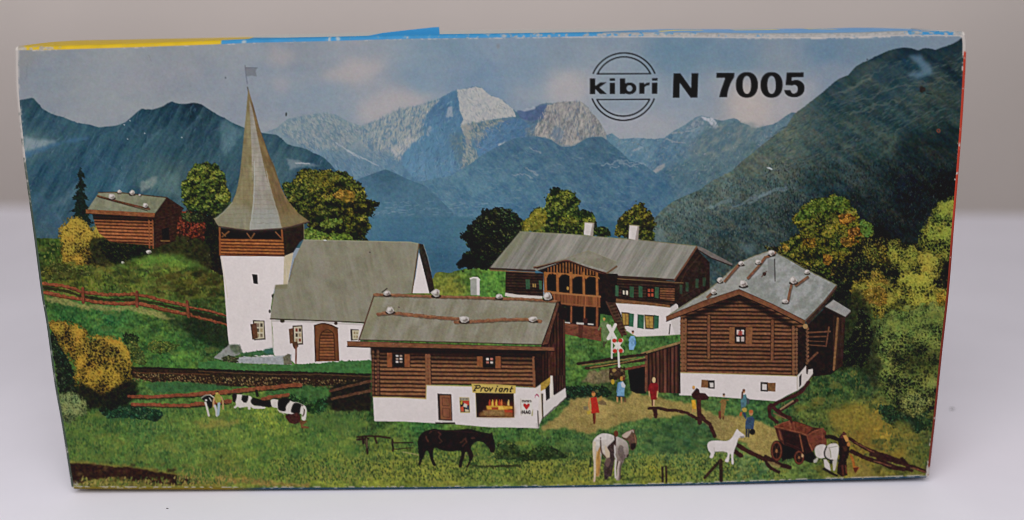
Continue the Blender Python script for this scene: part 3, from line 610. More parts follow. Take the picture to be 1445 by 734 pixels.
motif('bush_print')
foliage(B6('520,440 600,420 640,470 680,500 600,540 530,500'), (60,58,26), [(84,84,32),(120,110,42),(134,120,48)], 300, (.6,1.3), 6, 3)
moss(B6('640,420 665,405 690,420 700,450 760,440 790,480 780,530 700,560 650,500'), (56,62,26), (128,128,50), 4.6, 2.5, .08)
moss(B6('470,620 540,590 580,560 620,600 640,660 600,734 460,734'), (70,62,24), (146,122,46), 4.6, 3, .05)
moss(B6('790,480 850,460 900,480 915,530 880,600 800,570'), (54,56,24), (138,132,52), 4.6, 2.5, .08)
moss(C6('390,0 560,10 700,0 830,40 862,30 855,110 700,150 560,170 450,140 400,60'), (62,64,26), (134,126,48), 5, 3.5, .06)
moss(B6('690,600 760,560 850,590 880,660 870,734 680,734'), (78,78,28), (142,138,52), 5, 3, .05)
foliage(C6('440,40 520,20 560,60 540,110 460,100'), (110,90,34), [(130,98,36),(176,142,56)], 220, (.7,1.3), 6, 2, lit=.2)
foliage(C6('830,40 860,50 855,110 810,110'), (130,110,36), [(150,118,40),(184,152,58)], 90, (.7,1.3), 5, 2)
moss(C6('480,250 540,180 620,140 720,120 855,110 850,180 838,310 828,420 818,520 800,700 740,650 690,680 600,640 520,540 500,420 430,430 400,330'), (34,42,24), (108,122,56), 4.6, 4, -.02, soft=.5)
mottle(110, (1215,425,1332,600), [(28,36,22),(40,52,28),(34,42,24),(124,132,64)], (2.5,9), .8, .45)
hatch(C6('480,250 620,140 855,110 838,310 818,520 800,700 690,680 520,540 430,430'), 500, -70, (2,6), [(132,136,66),(36,44,26),(96,112,54),(150,146,74)], .5, (.6,1.2), .9)
fill(smooth(C6('560,170 700,130 840,130 835,220 720,240 600,240')), (88,108,48), rough=6, soft=5, a=.35, lab=False)
fill(smooth(C6('640,350 780,330 830,400 800,470 640,440')), (30,36,20), rough=6, soft=6, a=.5, lab=False)
fill(smooth(C6('255,330 300,150 360,60 430,40 490,240 520,430 500,540 440,470 380,440 310,450 260,430')), (42,48,30), rough=5, rs=7, soft=2.5, a=.85, n=(.45,3))
foliage(C6('330,340 400,200 430,130 480,250 450,420 400,430 330,420'), (26,32,22), [(40,50,28),(64,76,40),(112,124,78)], 800, (.5,1.1), 8, 3, lo=.0)
moss(C6('630,600 700,570 790,600 740,660 690,680 640,650'), (46,56,28), (138,142,72), 4, 2.5, .05)

mottle(0,(0,0,1,1),[(0,0,0)])
# ---- hut on the hill --------------------------------------------------------
motif('bush_print')
moss(B1('235,400 245,370 280,330 330,318 365,345 400,380 430,350 470,360 495,390 500,430 530,450 520,500 540,540 440,570 380,560 300,565 255,550 250,500'), (84,70,26), (154,128,48), 4.8, 2.6, .03)
motif('bush_print')
foliage(B1('820,310 870,295 920,300 975,330 990,380 980,440 930,470 870,465 825,430 815,370'), (62,36,26), [(84,42,30),(132,56,38),(158,74,48)], 820, (.7,1.3), 7, 3, lit=.2)
foliage(B1('860,300 960,300 980,340 900,340'), (48,58,36), [(60,72,42),(88,96,54)], 120, (.6,1.2), 5, 2)
foliage(B1('950,470 1020,500 1075,560 1080,620 1000,570 940,520'), (40,34,22), [(46,42,24),(74,62,30)], 260, (.6,1.2), 6, 2)
motif('meadow_print')
fill(smooth(B1('400,425 520,435 640,440 720,455 800,430 860,415 960,430 1010,480 1010,600 900,560 800,520 700,520 560,570 420,560')), (48,50,28), rough=3, rs=5, soft=1.2, n=(.4,3))
motif('hut_print')
fill(B1('720,300 788,212 880,272 850,310 835,440 725,480'), (54,36,28), n=(.3,3,2))
for k in range(8):
    stroke(B1('%d,%d %d,%d' % (735, 330+k*19, 835, 295+k*19)), 1.0, (72,46,34), a=.5, n=(.3,3))
fill(B1('765,380 800,370 805,440 770,445'), (30,22,20)); stroke(B1('760,440 805,440'), 1.4, (128,92,48))
fill(B1('412,315 722,322 716,472 700,463 620,456 530,450 490,440 440,400 415,345'), stripes((134,76,44),(62,34,24),4.6,.035,hl=(160,96,58)))
fill(B1('405,300 725,316 724,340 410,330'), (34,24,20), rough=.5, a=.85)
for xx in (698, 717): stroke(B1('%d,335 %d,478' % (xx, xx+3)), 2.0, (126,72,44), n=(.3,2))
fill(B1('440,188 560,188 640,200 790,214 726,302 560,290 380,277'), grain((118,120,96),2,6,.12,0,(134,136,112)), rough=.5)
fill(B1('372,277 728,296 726,322 560,312 370,300'), (124,74,46), n=(.25,3,2))
stroke(B1('372,299 728,320'), 1, (44,28,22))
stroke(B1('432,208 520,232 600,252 700,276'), (2.6,2.8), (92,60,42), n=(.3,2)); stroke(B1('436,190 520,188 640,200 790,216'), 1.3, (70,48,36), n=(.3,2))
stroke(B1('440,215 530,240 690,284'), .9, (52,38,30))
for p, r in (('505,210',4.6),('680,255',3.8),('545,185',3.0),('610,190',3.8),('650,203',1.8)): rock(B1(p), r, 1.15)
foliage(B1('440,440 530,455 620,462 700,480 680,520 600,540 520,560 470,520'), (30,38,22), [(36,46,24),(56,66,30)], 260, (.6,1.1), 6, 2)
rock(B1('697,497'), 3.4, 1.3); rock(B1('562,553'), 2.2, 1.1)
motif('meadow_print')
fill(smooth(B1('480,580 560,560 640,525 740,508 820,505 880,520 960,560 1000,590 900,580 780,560 640,560 540,585')), (88,126,48), rough=3, soft=2.5, a=.6, n=(.22,2.5))
foliage(B1('140,590 200,560 300,570 340,590 420,600 330,640 160,640'), (66,76,34), [(62,70,32),(100,102,46),(124,122,58)], 420, (.6,1.2), 6, 2)
if 0: foliage(B1('740,640 850,620 950,640 1020,650 1080,640 1085,720 960,734 800,720 700,700'), (54,54,26), [(58,56,26),(86,84,36),(116,108,46)], 620, (.6,1.2), 8, 3, lo=-.15)

mottle(120, (215,385,316,418), [(54,54,26),(36,40,22),(92,88,38),(70,66,30)], (3,9), .5, .5)
mottle(60, (60,370,215,400), [(60,66,30),(100,100,44),(44,54,28)], (3,9), .5, .4)
# ---- fences and walls on the left -------------------------------------------
motif('fence_print')
fill(C1('45,140 150,150 250,180 380,190 520,190 640,225 720,255 700,265 600,240 480,212 360,218 240,200 140,180 55,160'), (150,138,80), rough=3, rs=4, soft=.8, a=.65, n=(.4,2), lab=False)
BRN = (126,68,43)
for a in ('40,95 140,110 240,140 370,160 520,160 640,180 785,215 900,240 985,262', '785,225 900,250 985,275'):
    stroke(C1(a), 4.2, (44,40,24), a=.75, rough=1.5, lab=False)
for a, w in (('38,75 140,85 200,102 240,118 370,132 520,130 590,142 640,158 720,176 785,188', 4.5), ('785,195 900,215 985,240', 3.2), ('45,120 100,132 150,142 250,158 330,172 430,180 520,176 590,190 650,206 800,236', 4.9), ('800,240 900,262 990,288', 3.4)):
    stroke(C1(a), w, BRN if w > 3 else (98,58,44), n=(.4,2.6), rough=1.4); 
    stroke(C1(a)+(0,w*.42), .9, (64,36,26), a=.8, rough=1)
for a in ('245,100 248,172', '525,118 527,192', '785,168 794,245'):
    stroke(C1(a), 4.4, (112,60,40), n=(.25,3)); stroke(C1(a)+(2,0), 1, (54,34,26), a=.7)
motif('bush_print')
foliage(C1('75,340 110,340 160,440 210,560 215,640 150,660 128,640 105,520'), (32,44,30), [(36,50,34),(56,72,48),(86,98,66)], 500, (.6,1.2), 7, 2)
moss(C1('72,275 120,270 200,280 250,310 265,350 250,400 260,440 220,480 180,470 150,420 100,330'), (70,56,24), (152,120,44), 4.6, 2.4, .02)
motif('bush_print')
moss(C1('265,360 330,345 420,352 460,390 490,420 505,500 495,590 440,620 420,660 360,670 270,650 220,610 205,530 225,440'), (72,58,24), (154,124,44), 5.0, 2.6, .02)
if 0: foliage(C1('240,640 330,660 420,640 500,600 520,650 480,690 380,734 280,734'), (28,32,20), [(32,38,22),(52,56,28)], 300, (.6,1.1), 6, 2, lo=-.05)
foliage(C1('450,340 500,330 540,360 500,400 460,380'), (40,60,34), [(48,72,38),(74,100,50)], 120, (.6,1.1), 5, 2)
foliage(C1('480,380 520,380 560,440 570,490 500,480'), (64,80,38), [(80,98,44),(120,120,54)], 200, (.6,1.1), 5, 2)
foliage(C1('580,390 640,370 740,390 720,420 620,440'), (70,92,42), [(86,108,48),(130,124,52)], 220, (.6,1.1), 5, 2)
fill(smooth(C1('225,600 330,640 420,610 500,570 525,640 480,690 380,725 260,720 200,680')), (32,34,22), rough=5, rs=6, soft=1.8, a=.92, n=(.45,3))
motif('bush_print')
moss(D1('15,130 60,110 110,110 160,150 185,190 175,235 120,250 60,292 30,220'), (44,58,34), (112,126,76), 3.2, 2, .05)
motif('stone_wall_print')
fill(C1('495,508 620,508 700,515 850,520 960,526 1101,528 1101,600 960,600 850,590 700,580 600,585 505,560'), (50,38,26), rough=1.5, rs=4, n=(.3,2.5))
fill(C2('0,515 300,530 540,530 890,545 895,610 700,600 540,612 0,605'), (50,38,26), rough=1.2, rs=4, n=(.3,2.5))
stroke(C2('0,516 300,530 540,532 890,545'), 2.4, (36,26,20), n=(.3,3)); stroke(C2('0,528 200,538 420,545 640,545 890,556'), 1.4, (88,62,42), a=.8, rough=.8)
stroke(C1('495,510 700,515 900,522 1101,531'), 2.2, (36,26,20)); stroke(C1('510,535 700,540 900,545'), 1.5, (96,62,40), a=.8, rough=.8)
g_ = np.random.default_rng(5); xs = g_.uniform(190,522,620); f_ = np.interp(xs,[190,310,430,522],[526,531,534,537]); ys = f_+g_.uniform(0,12,620)
dots(xs, ys, g_.uniform(.5,1.15,620), np.array([(134,110,66),(108,84,50),(150,128,82),(78,58,36),(96,66,42)],np.float32)[g_.integers(0,5,620)], .8)
motif('meadow_print')
fill(C1('560,600 640,585 760,585 900,595 1020,610 940,625 780,640 620,640'), (54,92,52), rough=2, rs=5, soft=1, n=(.2,3))
fill(C2('340,630 430,615 560,600 700,620 690,660 600,680 470,640 350,660'), (60,96,48), rough=2.5, soft=1.2, n=(.25,3))
motif('fence_print')
for a in ('440,126 560,130 700,122 860,116 980,100 1036,96', '460,176 560,176 700,182 800,182 900,172'):
    stroke(D1(a)+(0,2.2), 3.5, (46,36,24), a=.7, rough=1, lab=False)
    stroke(D1(a), 4.4, (124,66,44), n=(.3,3), rough=1)
for a, w in (('0,116 100,108 220,100 360,84 500,72 600,60 665,58', 5.6), ('0,176 120,166 240,155', 5), ('430,148 480,132 590,118', 4.6)):
    stroke(D2(a)+(0,2.4), w*.8, (44,34,24), a=.7, rough=1, lab=False)
    stroke(D2(a), w, (122,68,44), n=(.3,3), rough=1.2)
fill(C2('690,600 890,560 895,734 700,734 660,690 680,650'), (38,36,26), rough=2.5, soft=1, n=(.35,4))
for a in ('680,632 760,610 890,580', '690,672 780,652 890,630'): stroke(C2(a), (3.2,4.2), (86,58,42), n=(.3,3), rough=.8)
stroke(C2('300,630 306,655'), 4, (40,30,24))

# ---- church -----------------------------------------------------------------
WHITE = (216,206,202)
motif('church_print')
stroke(A2('168,118 172,165 180,214'), .9, (84,92,102)); stroke(A2('181,232 186,262'), 1.3, (70,64,56))
fill(A2('170,130 205,134 233,130 222,150 230,176 200,172 176,176'), (108,113,120), rough=.5, a=.9); stroke(A2('170,131 232,131'), .8, (84,88,96))
# tower
plaster = lambda X, Y: np.array(WHITE, np.float32)*(1+.018*fbm(X,Y,9,141,3)+.012*vn(X/2,Y/2,142))[...,None]
fill(np.vstack([B2('112,512 445,512 492,498'), C2('462,78 398,88 384,140 375,200 382,300 392,440 385,462 225,440 160,400 152,340 130,40')]), plaster)
fill(np.vstack([B2('444,514 492,496'), C2('470,30 462,80 440,80')]), (186,172,140), n=(.05,6))
fill(C2('376,250 400,262 700,272 862,282 830,400 895,400 895,474 560,492 500,490 480,470 440,470 392,445 384,300'), plaster)
fill(C2('376,262 540,266 862,284 862,292 540,276 380,272'), (150,142,134), a=.5)
stroke(C2('378,262 385,420'), 1.2, (176,168,152), a=.8); stroke(B2('445,515 463,665'), .8, (196,186,164), a=.8)
stroke(B2('118,520 152,734'), .8, (196,184,150), a=.7)
for p in ('384,138','369,218'): ell(C2(p), 1.4, 2.6, (48,36,28))
# louvred bell stage
fill(B2('104,372 265,385 430,376 545,342 545,430 525,445 492,500 445,518 110,516'), (30,22,20))
fill(B2('440,378 545,345 547,430 520,450 490,498 446,515'), (44,34,26), n=(.3,4)); stroke(B2('545,345 548,432'), 1.2, (128,116,86), a=.7)
fill(B2('106,428 440,432 446,517 112,515'), stripes((146,82,42),(74,38,22),4.4,.02,k=.25,hl=(166,100,54)))
for a in ('110,372 112,515', '432,385 436,440'): stroke(B2(a), 2.6, (128,72,40))
for a in ('122,420 158,392', '122,398 140,415', '252,402 272,430', '290,402 272,430', '400,395 428,425'): stroke(B2(a), 1.9, (112,72,44))
stroke(B2('110,516 445,519'), 1.2, (92,54,32))
# spire
SPL = np.vstack([A2('185,236 180,285 172,380 165,450 158,520 150,600 142,670 136,720'), B2('228,0 218,70 205,150 192,200 175,240 155,265 130,290 104,312 80,325 92,348 105,365')])
SPB = B2('150,374 200,379 265,386 330,384 430,376 480,366 532,352 576,340')
SPR = np.vstack([B2('548,320 520,300 495,272 470,240 448,205 430,170 415,130 400,90 388,45 375,0'), A2('345,720 330,680 312,630 290,580 266,510 240,440 222,370 205,310 192,265')])
TIP = np.vstack([SPL, SPB, SPR])
fill(TIP, grain((126,116,84),2.2,16,.16,0,(110,96,64)))
mid = np.vstack([A2('190,300 196,420 202,560 206,734'), B2('284,0 287,110 285,210 277,300 266,385 330,384 430,376 412,300 375,180 352,80 335,0'), A2('288,734 262,620 232,480 205,340')])
fill(mid, grain((150,144,130),2.2,18,.12,0,(134,128,112)))
right = np.vstack([A2('192,270 205,340 232,480 262,620 288,734'), B2('335,0 352,80 375,180 412,300 430,376 480,366 532,352 576,340'), SPR])
fill(right, grain((112,94,62),2.2,16,.2,-.3,(94,76,50)))
fill(B2('80,325 130,290 175,245 280,280 266,386 200,379 105,365'), (134,138,126), soft=4, a=.45, lab=False)
fill(B2('280,280 400,270 430,376 330,384 266,386'), (140,148,142), soft=3.5, a=.5, lab=False)
fill(B2('430,300 520,305 570,340 480,366 432,374'), (128,122,86), soft=3, a=.5, lab=False)
for k in range(26):
    y = 150+k*6.6; hw = np.interp(y,[124,200,262,290,325],[0,13,27,45,63]); cx = np.interp(y,[124,325],[351,366])
    stroke([(cx-hw*.9,y+rng.uniform(-1,1)),(cx+hw*.9,y+rng.uniform(-1,1))], .7, (92,84,62), a=.28, rough=1.2, lab=False)
for a in ('288,30 290,160 284,260 266,384', ): stroke(B2(a), 1.4, (168,172,164), a=.7, rough=.7)
stroke(B2('350,80 380,190 412,300 430,374'), 1.2, (160,160,142), a=.6, rough=.7)
stroke(B2('175,242 130,292 90,325'), 1.4, (160,162,144), a=.5, rough=.7); stroke(B2('105,366 200,380 265,387 430,377 480,367 575,341'), 1.7, (74,56,50))
stroke(A2('205,310 240,440 290,580 350,734'), 1.0, (84,64,40), a=.6)
# roof of the nave
fill(np.vstack([B2('545,434 800,440 1101,446'), B3('370,451 410,455 404,500 385,640 371,712'), C2('910,140 862,275 700,268 540,262 372,256 384,170 400,82 462,78'), B2('470,640 500,530')]), grain((126,122,102),2.0,30,.07,-.2,(136,131,114)))
stroke(C2('372,257 540,263 700,270 862,276'), 1.5, (66,54,46)); stroke(np.vstack([B2('545,435 1101,447'), B3('410,456')]), 1.3, (150,150,118), a=.8)
fill(C2('398,80 462,78 458,100 392,104'), (112,104,76), a=.6, soft=.8)
ell(B2('655,437'), 2.2, 1.0, (196,200,192)); ell(B2('888,500'), .9, .9, (60,56,50)); ell(C2('435,268'), 3.4, 2.6, (66,52,38)); ell(C2('712,280'), 2.6, 2.4, (66,52,38))
stroke(B2('500,530 470,650'), 1.6, (104,92,70), a=.6, rough=.8)
fill(B3('408,500 425,560 445,640 465,712 372,712 388,640'), plaster)
fill(B3('408,455 430,458 450,520 470,600 488,690 478,712 462,712 440,620 425,560 412,505'), (50,42,36), n=(.25,3)); stroke(B3('432,460 452,520 472,600'), .9, (150,150,140), a=.6, rough=.6)
stroke(B3('408,457 372,712'), 1.6, (92,70,48))
# openings
fill(B2('278,613 305,615 308,664 286,661'), (34,28,26))
def panes(fn, x0, y0, x1, y1, nx, ny, fr_, gl, w=.9):
    p = fn('%g,%g %g,%g' % (x0, y0, x1, y1))
    for i in range(nx):
        for j in range(ny):
            ax = p[0,0]+(p[1,0]-p[0,0])*(i+.16)/nx; bx = p[0,0]+(p[1,0]-p[0,0])*(i+.84)/nx
            ay = p[0,1]+(p[1,1]-p[0,1])*(j+.16)/ny; by = p[0,1]+(p[1,1]-p[0,1])*(j+.84)/ny
            ccol = gl[(i+j) % len(gl)]
            fill([(ax,ay),(bx,ay),(bx,by),(ax,by)], ccol, n=(.2,2))
fill(C2('282,264 342,266 347,364 288,368'), (48,36,28)); fill(C2('288,270 338,270 342,358 292,362'), (186,176,146))
panes(C2, 298,276,336,356,2,3,None,[(120,104,84),(78,70,60),(150,132,96)])
fill(C2('270,286 300,278 308,356 280,364'), (92,60,42), n=(.2,3)); stroke(C2('272,286 282,362'), 1.2, (58,40,30))
fill(C2('488,292 538,290 542,390 512,392 490,380'), (52,38,30)); fill(C2('494,298 534,296 537,382 514,386 496,376'), (190,178,150))
panes(C2, 500,302,534,380,2,3,None,[(128,66,50),(72,58,50),(156,130,96)])
fill(C2('468,310 490,304 493,382 474,386'), (100,66,46), n=(.2,3))
fill(C2('486,378 512,374 518,398 508,412 496,412 488,396'), (84,58,40)); stroke(C2('506,400 505,486'), 2.4, (118,72,52))
fill(smooth(C2('600,292 625,286 655,282 690,287 722,306'),4,False).tolist()+C2('730,476 606,478').tolist(), (102,60,36), n=(.15,5,10))
fill(smooth(C2('625,476 626,400 630,348 645,322 665,314 682,318 700,338 704,400 708,474'),4,False), stripes((126,76,46),(76,44,28),4.3,.0,k=.3,n=.15))
stroke(smooth(C2('625,476 626,400 630,348 645,322 665,314 682,318 700,338 704,400 708,474'),4,False), 1.1, (62,36,24)); stroke(C2('601,292 606,478'), 1.4, (52,32,24)); stroke(smooth(C2('600,291 655,281 722,305'),4,False),1.4,(58,38,28))
fill(C2('787,310 830,312 824,366 790,370'), (44,34,28)); fill(C2('796,316 834,316 826,362 798,364'), (190,180,148)); panes(C2,802,320,828,360,2,2,None,[(136,116,84),(160,146,108)])
# stone terrace
motif('terrace_print')
fill(C2('78,458 120,424 160,390 215,388 232,432 205,444 140,462 170,476 110,468'), (134,136,130), rough=1.2, rs=4, n=(.14,3))
fill(C2('165,395 212,392 228,432 200,440 165,420'), (86,96,74), rough=2, soft=1, n=(.3,3))
fill(C2('215,436 300,424 385,408 392,445 300,448 225,446'), (56,92,56), rough=1.5, n=(.25,3)); fill(C2('330,420 385,405 390,440 350,440'), (52,96,88), rough=1.5, soft=1, a=.7)
fill(C2('195,462 240,452 330,455 385,450 445,446 482,440 484,494 440,494 330,490 205,486 165,478'), (152,156,156), rough=1, rs=4, n=(.16,3))
fill(C2('436,450 470,438 486,494 445,496'), (98,94,76), rough=1.5, n=(.3,2)); stroke(C2('200,464 330,457 445,450'), 1, (180,184,182), a=.7, rough=.8)
foliage(C2('122,458 160,448 200,460 205,482 160,486 130,478'), (56,62,40), [(64,72,44),(98,102,66),(60,76,44)], 110, (.5,1), 4, 1.5)
motif('meadow_print')
fill(C2('0,480 100,475 205,488 330,494 480,496 560,492 700,480 893,470 893,540 540,530 300,526 0,512'), (60,104,54), rough=1.5, rs=4, n=(.22,3)); 

# ---- farmhouse ----------------------------------------------------------------
DK = (44,32,27)
motif('farmhouse_print')
# chimney of the middle house standing on the meadow
fill(B4('270,560 465,572 465,692 268,684'), stripes((54,38,30),(34,25,22),4,.03)); fill(B4('268,672 330,682 460,690 460,702 330,698 266,690'), (200,190,180), rough=.5)
fill(B4('750,570 850,580 1101,600 1101,734 750,734'), DK, n=(.3,3))
fill(np.vstack([B5('100,590 300,605 420,615 455,622 590,520 592,610 560,640 410,724'), C4('1010,100 975,122 690,95')]), stripes((58,40,31),(36,26,22),4,.04))
fill(B5('410,615 525,445 592,515 594,690 440,765 412,730'), (50,36,30), n=(.3,3))
for a in ('430,650 470,560 540,480', '450,690 540,640'): stroke(B5(a), 1.2, (76,54,42), a=.6)
fill(B5('335,648 412,650 410,715 335,706'), stripes((112,70,46),(56,34,26),3.4,.03))
fill(C4('690,78 975,112 975,124 690,98'), (112,76,48), n=(.25,4,2)); stroke(C4('690,100 975,125'), 1, (150,128,70), a=.6)
fill(C4('692,102 850,112 975,126 1005,104 1015,112 1030,190 1032,264 960,270 800,276 745,242 720,160'), plaster)
fill(C4('976,124 1008,104 1030,190 1032,262 1000,266 980,200'), (186,178,170), a=.6)
roofB = np.vstack([B4('345,355 600,368 900,395'), B5('180,392 525,430 470,520 410,602 300,596 120,586 0,574'), B4('700,590 420,556 186,546')])
fill(roofB, lambda X, Y: mix((122,121,108),(146,141,130),sm(-.3,.5,fbm(X+Y*.62,Y,5,161,3,60)))*(1+.08*fbm(X+Y*.62,Y,2.5,162,2,20)-.10*sm(800,720,X))[...,None])
fill(B4('345,355 400,358 260,520 190,545'), (122,124,92), soft=3, a=.55, lab=False)
stroke(B4('345,356 600,369 900,396'), 1.2, (130,130,96), a=.8); stroke(B5('120,388 525,430'), 1.4, (108,104,74), a=.7)
stroke(B4('186,547 420,558'), 2.6, (62,46,38)); stroke(B4('190,556 420,568'), 1.4, (120,86,56)); stroke(np.vstack([B4('850,585'), B5('120,588 300,598 412,606')]), 2.4, (60,44,38)); stroke(B5('110,600 300,612 455,622'), 1.4, (120,92,58), a=.8)
fill(B5('522,428 560,440 712,522 704,532 600,490 525,446'), (104,98,92), n=(.12,4)); stroke(B5('525,446 600,492 705,532'), 1.4, (52,40,36))
stroke(B5('525,436 470,520 412,606'), 2.6, (98,64,48), n=(.2,3)); stroke(B5('530,444 476,526 420,606'), 1.3, (44,32,28))
# dormer porch
fill(B4('465,560 585,505 760,580 760,690 765,734 520,734 470,668'), (28,22,20))
fill(B4('750,570 850,575 840,734 750,734'), (40,29,26), n=(.3,3))
fill(E4('330,180 560,100 590,104 800,190 830,200 830,230 380,200'), (40,26,22))
for k in range(17):
    x = 415+k*24; top = np.interp(x,[330,575,820],[186,112,206]); stroke(E4('%g,%g %g,%g' % (x, top, x, 205+ (x-400)*.02)), 1.9, (126,76,42), n=(.25,3))
fill(E4('380,192 480,196 600,205 700,215 820,230 826,250 780,232 740,228 715,250 700,232 660,225 630,232 610,250 590,225 550,208 520,215 500,240 480,212 440,200 415,212 405,240 384,236'), (150,92,48), n=(.15,4))
for x, x2 in ((392,398),(488,492),(596,597),(697,700),(803,806)): stroke(E4('%d,200 %d,372' % (x, x2)), 3.8, (146,88,46), n=(.18,4,8)); 
for x, x2 in ((404,408),(500,503),(608,608),(708,711)): stroke(E4('%d,240 %d,365' % (x, x2)), .8, (84,50,30), a=.7)
stroke(E4('385,344 600,368 830,386'), 2.2, (150,94,54)); 
fill(E4('440,356 600,372 832,388 832,474 600,462 470,440'), stripes((134,78,46),(78,44,30),2.1,vert=True,k=.3,n=.12)); stroke(E4('440,358 832,390'), 1.8, (152,98,58)); stroke(E4('470,436 830,470'), 1.6, (128,78,48)); stroke(E4('480,452 830,486'), 1, (50,32,26))
ell(E4('572,322'), 1.8, 2.6, (168,128,60))
fill(E4('570,462 830,484 828,640 550,600'), (26,20,20))
for x in (600, 706, 806): stroke(E4('%d,470 %d,%d' % (x, x-2, 590 if x < 800 else 630)), 3.6 if x > 800 else 2.6, (126,72,44), n=(.2,4))
fill(E4('690,560 730,560 725,600 695,600'), (70,40,34))
for a in ('548,588 590,592 592,612 550,608', '640,592 700,596 700,612 640,608', '730,600 778,604 776,616 730,612'): fill(E4(a), (186,180,170), rough=.5)
fill(C4('428,205 500,212 618,226 618,300 540,285 430,262'), (104,60,44), n=(.25,4,2)); stroke(C4('430,212 618,234'), 2, (120,74,52)); fill(C4('500,215 525,218 520,285 500,280'), (84,48,38))
fill(E4('290,152 420,118 545,92 580,96 720,150 880,196 885,212 800,196 700,160 580,112 545,108 420,138 330,168'), (92,58,44), n=(.2,3)); stroke(E4('300,164 545,106 580,110 880,208'), 1, (44,30,26))
fill(E4('570,90 740,20 960,110 960,130 890,182'), grain((124,120,102),2,8,.10,.6,(138,132,116))); stroke(E4('320,148 545,88 740,20'), 1.6, (134,124,98), a=.7); stroke(E4('885,200 960,148'), 2.6, (100,74,52)); stroke(E4('740,20 960,108'), 1, (140,138,112), a=.7)
fill(E4('300,150 420,116 560,84 740,18 560,92'), (118,114,100), a=.8)
# steps
fill(C4('640,95 690,100 752,268 722,272 690,210'), (62,42,34), n=(.3,3))
for k in range(10): stroke(C4('%d,%d %d,%d' % (655+k*8, 120+k*16, 690+k*7, 112+k*16)), 1.3, (92,64,50), a=.8)
stroke(C4('645,95 728,275'), 2, (80,50,38)); stroke(C4('690,100 750,265'), 1.2, (104,74,56), a=.6)
# windows and shutters
SH = (52,84,58)
for fn, a in ((E4,'234,250 270,250 270,328 238,328'),(E4,'340,256 366,262 366,330 344,330'),(B4,'838,634 856,636 854,692 836,690'),(B4,'912,638 934,642 932,698 912,694'),(B4,'958,636 979,640 978,697 958,694'),(B4,'1042,642 1064,644 1062,702 1042,698')):
    fill(fn(a), SH, n=(.18,3,6))
for a in ('850,400 858,420','1000,400 1006,420'): pass
fill(B4('872,652 906,655 904,690 870,688'), (30,24,22)); fill(B4('877,660 886,661 886,682 877,681'), (212,200,176)); fill(B4('893,661 904,662 903,684 893,683'), (212,200,176))
fill(B4('998,642 1042,645 1040,700 998,696'), (40,28,24)); panes(B4,1004,648,1038,696,2,2,None,[(160,70,48),(150,60,42)])
for a in ('290,285 318,285 318,315 292,312',): fill(E4(a), (150,118,62)); stroke(E4('305,285 305,314'), .8, (50,34,26))
for fn, a in ((B5,'520,598 536,600 534,648 518,646'),(B5,'556,592 574,594 570,640 556,640'),(B5,'468,616 484,618 484,668 468,664'),(B5,'438,630 452,632 450,680 436,676')): fill(fn(a), (50,74,54), a=.8, n=(.2,3))
def greenwin(yel, left, right, frame=None):
    if frame is not None: fill(C4(frame), (206,196,180))
    fill(C4(yel), (66,46,30)); c = C4(yel).mean(0); fill((C4(yel)-c)*.82+c, idw([(870,455,168,140,60),(880,460,150,110,56)]), n=(.25,2.5))
    stroke([(c[0]-.5,c[1]-8),(c[0]-.3,c[1]+8)], .9, (110,74,44))
    for q in (left, right):
        if q: fill(C4(q), (48,92,66), n=(.18,3)); stroke(C4(q)[[0,3]], .9, (34,58,44), a=.7)
greenwin('722,148 762,152 762,220 730,222', None, '764,154 788,158 785,226 762,222')
greenwin('842,162 892,165 890,238 846,236', '808,160 840,164 838,236 806,230', '893,164 917,168 915,232 892,236', '836,160 850,160 850,238 836,238')
stroke(C4('975,212 970,262'), 1.3, (44,36,34)); stroke(C4('740,244 800,276 900,272 1030,264'), 1, (150,150,120), a=.5)
for a, b in (('680,308 728,311 722,378 674,372','700,310'),('911,322 961,326 955,402 906,392','935,324')):
    q = B4(a); fill(q, (206,198,192), n=(.05,4)); m_ = (q[0]+q[1])/2
    fill([q[1], m_*.3+q[1]*.7, q[2]*.7+q[3]*.3, q[2]], (150,138,128)); stroke([q[0],q[1]], 1.2, (150,140,104))
motif('chimney_print')
fill(B3('674,636 712,630 722,640 722,722 676,722'), (150,152,140), n=(.06,4)); fill(B3('706,632 722,642 723,722 708,722'), (212,206,202)); stroke(B3('674,636 690,630 712,632 722,642'), 2.0, (214,208,200)); 

# ---- log barn at the right ----------------------------------------------------
motif('barn_print')
fill(C5('885,285 970,200 1075,250 1068,400 1060,500 1000,545 905,556 870,560 825,540 820,300'), (40,30,26), n=(.3,4))
fill(C5('1012,240 1075,250 1060,500 1010,530'), (56,38,32), n=(.3,3,10)); stroke(C5('1036,255 1015,520'), 3.2, (120,84,54), n=(.25,3)); stroke(C5('1046,258 1026,515'), 1.6, (66,46,36))
for a, w in (('890,328 995,322',2.4),('890,350 975,348',1.6),('890,392 975,398',1.6),('890,372 970,374',1.2),('990,300 975,400',2),('870,490 930,432',3)): stroke(C5(a), w, (98,64,46), n=(.25,3))
fill(C5('968,194 1014,158 1101,212 1101,225 1076,250'), grain((150,148,142),2,8,.10,.4,(136,136,132))); stroke(C5('968,196 1076,250 1101,224'), 1.6, (58,46,42))
LOGW = stripes((104,66,44),(46,29,23),5.55,.012,k=.3,n=.22,hl=(128,84,58))
fill(C5('222,240 340,190 525,122 700,200 862,284 862,300 826,312 825,555 520,545 222,535'), LOGW)
fill(C5('225,255 340,205 525,128 700,220 830,300 830,325 700,252 525,165 340,235 225,285'), (34,24,21), soft=1.2, a=.8)
